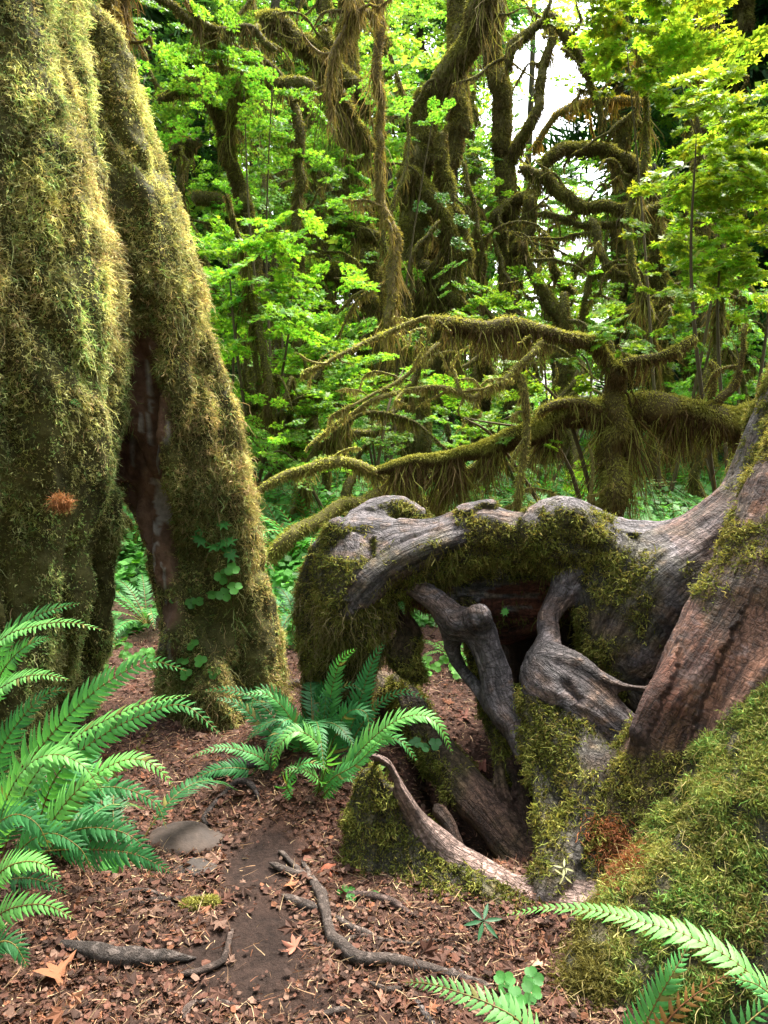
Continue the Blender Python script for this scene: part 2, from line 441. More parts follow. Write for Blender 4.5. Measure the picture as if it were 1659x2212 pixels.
def soil_shade_mask(x, y):
    """bare dark soil worn into the path, plus the hollow darkened as if shaded (1 = bare)"""
    P = np.stack([x, y, np.zeros_like(x)], -1); w = .10 * fbm(P, 4, 3)
    a = np.exp(-(((x + .40 + w) / .14) ** 2 + ((y - 2.2 + w) / .22) ** 2)) + .95 * np.exp(-(((x + .27 + w) / .17) ** 2 + ((y - 1.83) / .17) ** 2))
    a = a + .6 * np.exp(-(((x + .52 + w) / .2) ** 2 + ((y - 1.75) / .12) ** 2)) + .5 * np.exp(-(((x + .1 + w) / .3) ** 2 + ((y - 1.62) / .1) ** 2))
    a = a + .62 * np.exp(-(((x - .42 + w) / .42) ** 2 + ((y - 2.85) / .6) ** 2))  # dark soil patch painted into the hollow to deepen its shade
    return smooth(.25, .85, a + .16 * fbm(P, 22, 2))
sm = soil_shade_mask(V[:, 0], V[:, 1])[:, None]
nn = (fbm(V, 3, 3)[:, None] * .5 + .5)
litter = np.array([.085, .042, .028]) * nn + np.array([.035, .02, .014]) * (1 - nn)
soil = np.array([.024, .0145, .011]) * (1 + .5 * fbm(V, 16, 3)[:, None]) * (1 - .5 * smooth(.15, .3, V[:, :1]))  # soil colour lowered under the roots, standing in for shade
green = np.array([.04, .075, .018])
g = smooth(4.6, 6.5, V[:, 1] + .8 * fbm(V, .9, 2))[:, None]
tint = (litter * (1 - sm) + soil * sm) * (1 - g) + green * g
go = link('ground', mesh('ground', V, [(F, 0)], M_ground, tint)); tag(go, kind='structure')

# ---------------------------------------------------------------- leaf templates
def leaf_poly(lobes, half):
    """outline (angles deg from tip, radius) mirrored -> fan verts"""
    pts = [(0, lobes[0][1])] + lobes[1:]
    P = [(math.sin(R(a)) * r, math.cos(R(a)) * r) for a, r in pts] + [(-math.sin(R(a)) * r, math.cos(R(a)) * r) for a, r in reversed(pts[1:]) if a < 179]
    V = np.array([(0, 0.0, 0.0)] + [(x, y, -.10 * abs(x) - .08 * max(0, y)) for x, y in P]); n = len(P)
    V[:, 1] += .12
    F = np.array([[0, 1 + (k + 1) % n, 1 + k] for k in range(n)])
    return V, F
LEAF_HI = leaf_poly([(0, 1.0), (11, .66), (16, .62), (24, .40), (34, .68), (45, .92), (55, .62), (66, .36), (80, .52), (98, .70), (108, .44), (140, .2), (180, .12)], 1)
LEAF_LO = leaf_poly([(0, 1.0), (24, .42), (45, .9), (68, .38), (98, .7), (140, .22)], 1)
LEAF_MIN = (np.array([(0, 0, 0), (.42, .5, -.05), (0, 1, -.08), (-.42, .5, -.05)], float), np.array([[0, 1, 2, 3]]))
CLOVER = []
def scatter_leaves(mb, tmpl, P, Nn, D, size, col, mi=0):
    """P,N (m,3), D heading"""
    V0, F0 = tmpl; m = len(P)
    Nn = nz(Nn); Yd = nz(D - Nn * (D * Nn).sum(1, keepdims=True)); Xd = np.cross(Yd, Nn)
    s = np.broadcast_to(size, (m,))[:, None, None]
    V = P[:, None] + s * (V0[None, :, :1] * Xd[:, None] + V0[None, :, 1:2] * Yd[:, None] + V0[None, :, 2:3] * Nn[:, None])
    F = (np.arange(m)[:, None, None] * len(V0) + F0[None]).reshape(-1, F0.shape[1])
    mb.add(V, F, mi, np.repeat(col, len(V0), 0))

# ---------------------------------------------------------------- fern fronds
def pinna_tmpl(n=9, serr=.12):
    t = np.linspace(0, 1, n); w = .5 * np.sin(np.pi * np.clip(t * .93 + .07, 0, 1)) ** .4 * (1 - t) ** .55 * 1.15
    w[0] = .32; w[-1] = 0.0
    w = w * (1 + serr * np.where(np.arange(n) % 2 == 1, 1, -1))
    return t, w
def frond(mb, path, half, npair=34, width=.2, uph=None, green=(.05, .17, .03), serr=.14, nseg=9, droop=.18, stalk=.12, stem_col=(.17, .13, .03), m0=0, m1=0, twist=0.0, ang=72, stemr=.0028):
    """path (k,3) world from base to tip; half = half width at the widest (m)"""
    C = resample(np.asarray(path), n=14); L = np.concatenate([[0], np.cumsum(np.linalg.norm(np.diff(C, axis=0), axis=1))]); tot = L[-1]
    s = stalk + (1 - stalk) * np.linspace(0, 1, npair) ** .97; s = s * .995
    C3 = np.stack([np.interp(s * tot, L, C[:, c]) for c in range(3)], 1)
    Tg = nz(np.gradient(C, axis=0)); T = nz(np.stack([np.interp(s * tot, L, Tg[:, c]) for c in range(3)], 1))
    U = np.array([0, 0, 1.0]) if uph is None else np.asarray(uph, float); U = nz(U[None] - T * (T @ U)[:, None])
    if twist:
        a = twist * s[:, None]; U = nz(U * np.cos(a) + np.cross(T, U) * np.sin(a))
    Sd = np.cross(T, U)
    q = (s - stalk) / (1 - stalk)
    prof = np.clip(smooth(-.12, .30, q), 0, 1) * np.clip(1 - q, 0, 1) ** .62 * 1.12
    prof = np.maximum(prof, .04)
    t, w = pinna_tmpl(nseg, serr)
    spacing = tot * (1 - stalk) / npair
    col = np.asarray(green)
    for sd_ in (1, -1):
        a = R(ang) - R(28) * q + rng.normal(size=npair) * .05
        dirn = nz(Sd * sd_ * np.sin(a)[:, None] + T * np.cos(a)[:, None] + U * (.10 + rng.normal(size=npair) * .10)[:, None])
        ln = half * prof * (1 + rng.normal(size=npair) * .05)
        wid = np.minimum(spacing * .90, ln * .30)
        acr = nz(T - dirn * (T * dirn).sum(1, keepdims=True)); nrm = np.cross(acr, dirn) * sd_
        # sickle bend towards the tip + droop
        P = C3[:, None] + dirn[:, None] * (ln[:, None] * t[None])[..., None] + acr[:, None] * (ln[:, None] * (.16 * t ** 2)[None])[..., None] - U[:, None] * (ln[:, None] * (droop * t ** 2)[None])[..., None]
        mid = P - nrm[:, None] * (wid[:, None, None] * .10)
        e = acr[:, None] * (wid[:, None] * w[None])[..., None]
        V = np.stack([P - e, mid, P + e], 2).reshape(-1, 3)
        b = np.arange(npair)[:, None, None] * (nseg * 3) + np.arange(nseg - 1)[None, :, None] * 3 + np.array([0, 1])[None, None, :]
        F = np.stack([b, b + 1, b + 4, b + 3], -1).reshape(-1, 4)
        tc_ = col[None] * (1 + rng.normal(size=(npair, 1)) * .13)
        old = rng.random(npair) < .008 + .05 * (rng.random() < .15); tc_[old] = np.array([.20, .19, .05]); ln = ln * np.where(rng.random(npair) < .03, .45, 1)
        mb.add(V, F, m0, np.repeat(tc_, nseg * 3, 0))
    r = np.linspace(stemr, stemr * .3, len(C)); V, F = tube(C, r, 5); mb.add(V, F, m1, stem_col)

def arc_path(base, az, length, rise, droop):
    """frond path of a free-standing fern"""
    t = np.linspace(0, 1, 6); h = np.array([math.sin(az), math.cos(az), 0])
    out = length * (math.cos(rise) * t + .10 * t ** 2); z = length * (math.sin(rise) * t - droop * t ** 2.2)
    return base + h * out[:, None] + np.array([0, 0, 1.0]) * z[:, None]
FG1 = np.array([.075, .27, .065]); FG2 = np.array([.036, .165, .045]); FG3 = np.array([.15, .42, .09])
# ================================================================ the big gnarled tree on the right
GT = empty('gnarled_tree', (at(1900, 1700, 2.75)[0], 2.9, 0), 'large grey and red barked tree at right with bare roots arching over a hollow', 'tree')
sk_big = [
 ('trunk', sk([(2520, -350, 3.3, 300), (2330, 120, 3.2, 310), (2130, 600, 3.1, 325), (1985, 900, 3.0, 310), (1850, 1150, 2.95, 280), (1790, 1400, 2.85, 270), (1820, 1800, 2.6, 300)])),
 ('trunk', sk([(1790, 950, 2.95, 70), (1670, 1090, 2.95, 95), (1560, 1195, 2.95, 118), (1440, 1290, 2.95, 130), (1370, 1390, 2.9, 110)])),
 ('trunk', sk([(1330, 1240, 3.05, 95), (1340, 1330, 2.98, 105), (1370, 1430, 2.9, 100), (1430, 1500, 2.8, 80)])),
 ('arching_root', sk([(1660, 1110, 3.05, 95), (1520, 1185, 3.1, 82), (1400, 1200, 3.1, 72), (1300, 1185, 3.1, 70), (1215, 1160, 3.08, 72), (1120, 1160, 3.08, 62), (1040, 1152, 3.1, 66), (950, 1185, 3.1, 75), (860, 1210, 3.1, 75), (800, 1260, 3.05, 68), (770, 1300, 2.98, 55)])),
 ('arching_root', sk([(1265, 1150, 3.08, 55), (1195, 1128, 3.05, 50), (1160, 1150, 3.0, 40)])),
 ('arching_root', sk([(1240, 1120, 3.0, 26), (1290, 1165, 2.98, 26), (1335, 1200, 2.96, 22)])),
 ('arching_root', sk([(1050, 1118, 3.1, 34), (1010, 1125, 3.08, 34)])),
 ('arching_root', sk([(900, 1190, 3.1, 45), (830, 1160, 3.15, 48), (760, 1160, 3.18, 52), (715, 1200, 3.2, 55), (705, 1290, 3.2, 60), (700, 1400, 3.2, 56), (705, 1500, 3.2, 54), (700, 1620, 3.15, 58)])),
 ('arching_root', sk([(905, 1115, 3.3, 22), (865, 1103, 3.35, 32), (820, 1108, 3.3, 32), (780, 1130, 3.25, 28)])),
 ('arching_root', sk([(770, 1240, 3.1, 90), (770, 1330, 3.05, 82), (760, 1400, 3.1, 60), (750, 1500, 3.15, 50), (740, 1620, 3.1, 60)])),
 ('arching_root', sk([(725, 1140, 3.1, 24), (712, 1190, 3.08, 16), (700, 1225, 3.07, 10)])),
 # overhanging rotten underside
 ('trunk', sk([(880, 1260, 3.15, 45), (960, 1270, 3.2, 62), (1060, 1275, 3.25, 75), (1160, 1270, 3.25, 80), (1260, 1260, 3.2, 80)])),
 ('trunk', sk([(1000, 1330, 3.25, 40), (1080, 1350, 3.25, 46), (1150, 1330, 3.2, 38)])),
 ('trunk#back', sk([(1110, 1260, 3.35, 50), (1120, 1400, 3.35, 46), (1125, 1560, 3.4, 60), (1130, 1700, 3.4, 60)])),  # wall tubes added to close the cavity's back and keep it dark
 ('trunk#back', sk([(1220, 1300, 3.3, 80), (1230, 1450, 3.3, 85), (1240, 1650, 3.2, 100)])),  # added wall tube, keeps the cavity dark
 ('trunk#back', sk([(1330, 1450, 3.1, 80), (1340, 1600, 3.0, 100), (1340, 1750, 2.7, 100)])),  # added wall tube, keeps the cavity dark
 ('trunk#back', sk([(1040, 1540, 3.6, 26), (1060, 1620, 3.6, 60), (1100, 1700, 3.6, 80)])),  # added wall tube, keeps the cavity dark
 # knobbly grey root running down
 ('prop_root', sk([(905, 1285, 2.98, 20), (940, 1300, 2.93, 27), (985, 1345, 2.9, 29), (1030, 1350, 2.88, 34), (1050, 1400, 2.86, 31), (1070, 1455, 2.82, 32), (1080, 1510, 2.76, 29), (1115, 1560, 2.68, 25), (1140, 1620, 2.6, 32), (1180, 1650, 2.52, 40), (1205, 1740, 2.42, 46), (1230, 1850, 2.25, 52), (1235, 1940, 2.1, 60)])),
 ('prop_root', sk([(1034, 1328, 2.83, 25), (1036, 1336, 2.82, 26)])),
 ('hidden_root', sk([(1000, 1600, 3.5, 60), (1150, 1560, 3.5, 80), (1300, 1560, 3.4, 90), (1420, 1620, 3.2, 90)])),  # earth bank added behind the cavity to keep light out
 ('buttress_root', sk([(1700, 980, 2.72, 42), (1620, 1130, 2.62, 40), (1570, 1260, 2.5, 34), (1500, 1380, 2.42, 32), (1420, 1480, 2.33, 30), (1370, 1580, 2.26, 26)])),
 ('buttress_root', sk([(1720, 1300, 2.38, 50), (1640, 1450, 2.27, 46), (1600, 1560, 2.2, 44)])),
 ('arching_root', sk([(1090, 1150, 3.08, 34), (1010, 1158, 3.04, 36), (935, 1180, 2.98, 36), (860, 1215, 2.94, 36), (800, 1265, 2.92, 34), (760, 1310, 2.92, 24)])),
 # second gnarl with the eye-shaped hole
 ('gnarled_root', sk([(1240, 1235, 3.02, 34), (1215, 1285, 2.96, 28), (1185, 1330, 2.88, 23), (1186, 1368, 2.82, 21), (1180, 1400, 2.75, 25), (1172, 1450, 2.7, 40), (1215, 1490, 2.6, 48), (1280, 1530, 2.54, 48), (1340, 1580, 2.5, 48), (1390, 1640, 2.42, 45)])),
 ('gnarled_root', sk([(1190, 1430, 2.68, 26), (1240, 1430, 2.62, 16), (1290, 1460, 2.58, 13), (1340, 1480, 2.55, 12), (1400, 1487, 2.5, 12)])),
 ('gnarled_root', sk([(1180, 1500, 2.68, 45), (1195, 1580, 2.62, 50), (1230, 1650, 2.5, 62), (1270, 1720, 2.4, 66), (1260, 1820, 2.3, 60), (1250, 1900, 2.15, 60)])),
 ('gnarled_root', sk([(1190, 1540, 2.6, 46), (1240, 1620, 2.48, 70), (1262, 1720, 2.36, 72), (1262, 1820, 2.24, 62), (1250, 1920, 2.1, 56)])),
 ('gnarled_root', sk([(1280, 1600, 2.6, 60), (1320, 1680, 2.5, 60), (1330, 1760, 2.4, 60)])),
 # red buttress ridge
 ('buttress_root', sk([(1850, 900, 2.75, 130), (1760, 1080, 2.65, 130), (1660, 1260, 2.5, 110), (1560, 1400, 2.42, 98), (1480, 1520, 2.36, 92), (1420, 1640, 2.3, 86), (1370, 1750, 2.22, 72), (1310, 1850, 2.15, 58), (1260, 1930, 2.1, 45)])),
 ('buttress_root', sk([(1740, 1250, 2.5, 150), (1660, 1420, 2.38, 140), (1580, 1560, 2.3, 120), (1500, 1700, 2.25, 100), (1430, 1820, 2.15, 90)])),
 # mossy foot in front
 ('mossy_foot', sk([(1800, 1580, 2.2, 200), (1690, 1760, 2.05, 215), (1590, 1960, 1.92, 230), (1500, 2120, 1.8, 240), (1440, 2300, 1.72, 250)])),
 ('mossy_foot', sk([(1560, 1790, 2.05, 80), (1470, 1930, 1.95, 110), (1370, 2050, 1.85, 118), (1290, 2180, 1.72, 130), (1260, 2320, 1.62, 130)])),
 ('mossy_foot', sk([(1900, 1900, 1.95, 250), (1800, 2200, 1.75, 300)])),
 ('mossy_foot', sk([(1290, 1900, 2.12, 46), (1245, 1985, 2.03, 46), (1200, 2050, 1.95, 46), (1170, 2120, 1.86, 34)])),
 # fin root in front
 ('fin_root', sk([(812, 1632, 2.26, 20), (842, 1650, 2.24, 22), (868, 1700, 2.23, 19), (905, 1762, 2.22, 18), (950, 1812, 2.2, 24), (1000, 1850, 2.18, 20), (1055, 1888, 2.14, 28), (1110, 1925, 2.1, 30), (1180, 1950, 2.06, 40), (1260, 1960, 2.03, 50)])),
 ('fin_root', sk([(800, 1675, 2.3, 30), (792, 1750, 2.3, 42), (790, 1850, 2.24, 44), (790, 1960, 2.14, 56)])),
 ('fin_root', sk([(835, 1730, 2.29, 36), (855, 1820, 2.26, 48), (865, 1950, 2.12, 56)])),
 ('fin_root', sk([(900, 1830, 2.24, 42), (930, 1900, 2.16, 50), (960, 1970, 2.06, 50)])),
 ('fin_root', sk([(980, 1890, 2.18, 40), (1040, 1950, 2.08, 46), (1120, 2000, 2.0, 46), (1200, 2030, 1.96, 50)])),
 # dark root behind the fin
 ('hidden_root', sk([(870, 1480, 3.2, 30), (900, 1560, 3.05, 40), (955, 1640, 2.9, 46), (1030, 1730, 2.65, 48), (1100, 1820, 2.45, 44), (1160, 1890, 2.28, 40), (1200, 1940, 2.15, 40)])),
 ('hidden_root', sk([(1000, 1300, 3.1, 16), (1020, 1400, 3.05, 13), (1040, 1500, 3.0, 12), (1075, 1600, 2.9, 16), (1120, 1690, 2.7, 20), (1150, 1800, 2.45, 22)])),
 ('hidden_root', sk([(1100, 1560, 2.72, 14), (1080, 1640, 2.7, 13), (1090, 1720, 2.6, 13), (1120, 1800, 2.5, 14)])),
 ('prop_root', sk([(985, 1345, 2.92, 20), (975, 1400, 2.95, 13), (1000, 1450, 2.95, 9), (1045, 1500, 2.85, 12), (1090, 1545, 2.72, 14)])),
 ('gnarled_root', sk([(1150, 1600, 2.56, 18), (1170, 1700, 2.38, 20), (1185, 1800, 2.22, 22), (1180, 1900, 2.1, 30)])),
 ('gnarled_root', sk([(1300, 1640, 2.36, 26), (1265, 1740, 2.24, 24), (1225, 1840, 2.14, 24), (1190, 1930, 2.06, 34)])),
 ('hidden_root', sk([(950, 1755, 2.5, 16), (975, 1790, 2.45, 22), (990, 1830, 2.4, 22)])),
 ('hidden_root', sk([(800, 1480, 3.4, 30), (850, 1500, 3.3, 45), (905, 1540, 3.2, 40)])),
 ('hidden_root', sk([(870, 1330, 3.1, 14), (885, 1370, 3.08, 28), (870, 1420, 3.05, 30), (900, 1455, 3.05, 22)])),
]
carve_big = [sk([(1205, 1462, 2.545, 8), (1222, 1482, 2.53, 21), (1246, 1512, 2.50, 12)]), sk([(1120, 1400, 3.0, 14), (1128, 1440, 2.95, 26), (1120, 1500, 2.9, 22)]),
             sk([(880, 1350, 3.0, 8), (885, 1390, 2.95, 12)])]
def disp_big(V, s):
    wr = 1 - np.abs(fbm(s * np.array([24, 5, 5]), 1, 2)); fo = 1 - np.abs(fbm(s * np.array([1.6, 9, 9]), 1, 2, 2.2)); f2 = 1 - np.abs(fbm(s * np.array([3.0, 24, 24]), 1, 2, 5.5))
    rib = smooth(.03, .09, np.linalg.norm(s[:, 1:], axis=1))
    return .026 * fbm(V, 3.4, 2) + .008 * fbm(V, 9, 2) + .0035 * (wr - .8) * smooth(-.1, .5, fbm(V, 3, 2)) + .040 * (fo - .85) * (.35 + .65 * rib) + .011 * (f2 - .8) + .0015 * fbm(V, 34, 2)
V, N, F, bi, sv = body(sk_big, .0115, .024, disp_big, carve_big)
up = N[:, 2]
names = [s[0] for s in sk_big]; pn = np.array(names)[bi]
w1 = fbm(V, 2.2, 3)[:, None]; w2 = fbm(V, 9, 3)[:, None]
GREY = np.array([.16, .138, .142]); GREYD = np.array([.075, .06, .06]); TAN = np.array([.25, .165, .135]); RED = np.array([.26, .125, .078]); ROT = np.array([.13, .045, .028])
PINK = np.array([.24, .155, .13]); BRN = np.array([.13, .08, .058])
w3 = fbm(V * np.array([1, 1, 2.0]), 24, 3)[:, None]; w4 = fbm(V, 5.5, 3, 4.4)[:, None]
tint = GREY * (1 + .3 * w2) + (GREYD - GREY) * smooth(-.2, .5, w1)
bm = smooth(-.15, .35, w4 + .5 * w3 - .25 * up[:, None]); tint = tint * (1 - bm * .75) + BRN * bm * .75
om = smooth(.18, .34, w3 + .5 * w1 + .12 * (pn == 'trunk')[:, None] - .22 * (np.isin(pn, ['prop_root', 'gnarled_root']))[:, None]); tint = tint * (1 - om * .45) + np.array([.24, .15, .10]) * om * .45
red = np.isin(pn, ['buttress_root']) * 1.0 + (pn == 'trunk') * .25 * (V[:, 0] > at(1450, 1100, 2.9)[0])
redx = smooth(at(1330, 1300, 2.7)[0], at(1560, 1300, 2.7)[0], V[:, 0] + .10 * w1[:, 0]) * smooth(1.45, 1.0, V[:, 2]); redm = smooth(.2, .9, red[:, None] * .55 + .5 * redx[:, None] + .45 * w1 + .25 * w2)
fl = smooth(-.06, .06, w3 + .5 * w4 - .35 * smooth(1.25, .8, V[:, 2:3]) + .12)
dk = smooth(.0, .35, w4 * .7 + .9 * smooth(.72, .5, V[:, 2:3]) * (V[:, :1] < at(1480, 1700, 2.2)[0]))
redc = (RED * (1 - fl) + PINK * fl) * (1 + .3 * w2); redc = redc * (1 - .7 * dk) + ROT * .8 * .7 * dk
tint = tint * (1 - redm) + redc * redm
rot = ((bi == 12) | ((bi == 11) & (up < .2))) * 1.0
rotm = smooth(.3, .8, rot + .3 * w2[:, 0])[:, None]; tint = tint * (1 - rotm) + ROT * rotm
fin = (bi == names.index('fin_root')) * 1.0
tint = tint * (1 - fin[:, None] * .9) + TAN * (1 + .2 * w2) * fin[:, None] * .9
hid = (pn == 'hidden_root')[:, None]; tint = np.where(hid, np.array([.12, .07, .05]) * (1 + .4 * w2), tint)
# moss coverage per vertex
mb0 = fbm(V, 3.2, 3) * .8 + fbm(V, 13, 2) * .4
cov = np.full(len(V), -.12) - .1 * (V[:, 2] < 1.1)
is_arch = (pn == 'arching_root')
xl = V[:, 0]
cov = np.where(is_arch, .70 - 1.25 * smooth(.3, .9, up), cov)
leftleg = is_arch & ((V[:, 0] < at(860, 1200, 3.1)[0]) & (V[:, 2] < at(800, 1195, 3.1)[2]))
cov = np.where(leftleg, .55 - .5 * np.clip(up, 0, 1), cov)
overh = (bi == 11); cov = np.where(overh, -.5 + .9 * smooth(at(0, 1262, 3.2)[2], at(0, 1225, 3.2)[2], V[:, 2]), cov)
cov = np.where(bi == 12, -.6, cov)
back = np.char.find(pn.astype(str), '#back') > 0; cov = np.where(back, -.9, cov); tint = np.where(back[:, None], np.array([.035, .022, .016]), tint)  # added back wall coloured near black as cavity shade
cov = np.where(pn == 'mossy_foot', 1.2, cov)
cov = np.where(pn == 'fin_root', .7, cov); cov = np.where(bi == names.index('fin_root'), -1.2, cov)
cov = np.where(pn == 'hidden_root', .05 - .3 * up, cov)
cov = np.where(bi == names.index('prop_root') + 5, -.12, cov)
gi = [k for k, n_ in enumerate(names) if n_ == 'gnarled_root']
cov = np.where(np.isin(bi, gi[2:]), .14, cov); cov = np.where(np.isin(bi, gi[:2]), -.9, cov)
pi_ = names.index('prop_root')
cov = np.where(pn == 'prop_root', np.where(V[:, 2] < at(1190, 1690, 2.5)[2], -.05, -.75), cov)
bt = pn == 'buttress_root'
cov = np.where(bt, -.12 + .22 * (V[:, 0] > at(1500, 1500, 2.4)[0]) + .6 * smooth(.5, .3, V[:, 2]) - .3 * smooth(1.0, .7, V[:, 2]) * (V[:, 2] > .5), cov)
cm = smooth(-.08, .16, cov + mb0 * .75)
# green film under the strands
film = smooth(-.45, .2, cov + mb0 * .9)[:, None] * .75
tint = tint * (1 - film) + np.array([.075, .068, .02]) * (1 + .4 * w2) * film
tint = np.clip(tint * (.62 + .16 * smooth(-.3, .4, w4)) * (1 + .2 * fin[:, None]), .008, .6)
split_parts(V, N, F, bi, sk_big, GT, M_root, tint, {'arc': sv[:, 0], 'ou': sv[:, 1], 'ov': sv[:, 2]})
# interpolate coverage for sampling: use nearest vertex through face centre
def cov_sampler(V, F, N, cm, n, extra=None, facing=-.3):
    T = np.concatenate([F[:, [0, 1, 2]], F[:, [0, 2, 3]]])
    a = np.linalg.norm(np.cross(V[T[:, 1]] - V[T[:, 0]], V[T[:, 2]] - V[T[:, 0]]), axis=1) * cm[T].mean(1)
    c = V[T].mean(1); vd = nz(np.array([0, 0, CAMZ]) - c); a = a * ((vd * N[T[:, 0]]).sum(1) > facing)
    a = a * ((c[:, 0] < 1.0 * c[:, 1] * .56) & (c[:, 2] > -.05))
    if extra is not None: a = a * extra(c)
    i = rng.choice(len(T), n, p=a / a.sum()); u = rng.random((n, 2)); fl = u.sum(1) > 1; u[fl] = 1 - u[fl]
    t = T[i]; P = V[t[:, 0]] + u[:, :1] * (V[t[:, 1]] - V[t[:, 0]]) + u[:, 1:] * (V[t[:, 2]] - V[t[:, 0]])
    return P, N[t[:, 0]]
# short cushion moss on arch and roots
foot = (pn == 'mossy_foot').astype(float)
mb = MB()
P, Nn = cov_sampler(V, F, N, cm * (1 - foot), 75000)
q = fbm(P, 5, 2)
col = mixc(np.array([(.20, .19, .045), (.075, .085, .016), (.11, .14, .028), (.13, .085, .03)]), np.stack([.5 + q, .6 - q, .5 + 0 * q, .25 + .5 * np.abs(q)], 1), .3)
clump = .5 + 1.1 * smooth(-.3, .5, fbm(P, 22, 2))
add_strands(mb, P - Nn * .004, Nn, (.012 + .016 * rng.random(len(P))) * clump, .0046, col * (.6 + .5 * clump[:, None]), 2, .45, .9, sub=2)
mb.part('moss', M_moss, GT)
# long feathery moss of the foot
mb = MB()
P, Nn = cov_sampler(V, F, N, cm * foot, 85000, lambda c: 1 / (.5 + c[:, 1] - 1.2))
q = fbm(P, 3.5, 3, 3.3); q2 = fbm(P, 9, 2)
col = mixc(np.array([(.13, .13, .028), (.085, .125, .026), (.065, .18, .038), (.27, .23, .085), (.16, .09, .04)]), np.stack([.5 + .6 * q, .5 - .5 * q, .15 + .9 * q2 * (q2 > 0), .22 + .3 * q, .05 + .4 * (q < -.4)], 1), .3)
clump = .45 + 1.25 * smooth(-.3, .4, fbm(P, 26, 2))
lf = smooth(at(1330, 2000, 1.9)[0], at(1230, 2000, 1.9)[0], P[:, 0])[:, None]; col = col * (1 - lf) + np.array([(.085, .075, .02)]) * lf * (.6 + .7 * rng.random((len(P), 1)))  # left lobe: brownish olive moss, also darkened where shadow lies
add_strands(mb, P - Nn * .008, Nn, (.012 + .020 * rng.random(len(P))) * clump, .0035, col * (.5 + .55 * clump[:, None]), 3, .45, 1.0, sub=3)  # gaps between clumps coloured darker, like shaded depth
P, Nn = cov_sampler(V, F, N, cm * foot, 260)
col = np.tile(np.array([(.42, .34, .15)]), (len(P), 1)) * (.7 + .5 * rng.random((len(P), 1)))
add_strands(mb, P, Nn, .07 + .09 * rng.random(len(P)), .0018, col, 9, .35, .7)
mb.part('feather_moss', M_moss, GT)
mb = MB(); rq = at(1325, 1825, 2.02)
P, Nn = cov_sampler(V, F, N, np.exp(-((np.linalg.norm((V - rq) * np.array([1, .6, .9]), axis=1)) / .075) ** 4), 1500)
add_strands(mb, P, Nn, .03 + .04 * rng.random(len(P)), .0034, np.array([(.30, .12, .055)]) * (.5 + .8 * rng.random((len(P), 1))), 5, .4, .9, sub=1)
mb.part('dead_moss', M_moss, GT)
# moss threads hanging from the left leg and the arch
mb = MB()
P, Nn = cov_sampler(V, F, N, (leftleg * (N[:, 2] < .3) * smooth(at(700, 1270, 3)[2], at(700, 1330, 3)[2], V[:, 2])).astype(float), 1100)
col = np.array([(.26, .21, .10)]) * (.5 + .7 * rng.random((len(P), 1)))
add_strands(mb, P, Nn * .8 + np.array([0, 0, -.5]), .05 + .08 * rng.random(len(P)), .0032, col, 8, .45, .95)
P, Nn = cov_sampler(V, F, N, ((is_arch | (bi == 11)) & (N[:, 2] < -.1)).astype(float), 1800)
col = np.array([(.11, .10, .03)]) * (.5 + .9 * rng.random((len(P), 1)))
add_strands(mb, P, Nn * .6 + np.array([0, 0, -.8]), (.02 + .06 * rng.random(len(P))) * (.4 + smooth(-.2, .4, fbm(P, 11, 2))), .0045, col * 1.2, 4, .7, .8, sub=1)
mb.part('hanging_moss', M_moss, GT)
BIGV, BIGN, BIGF = V, N, F

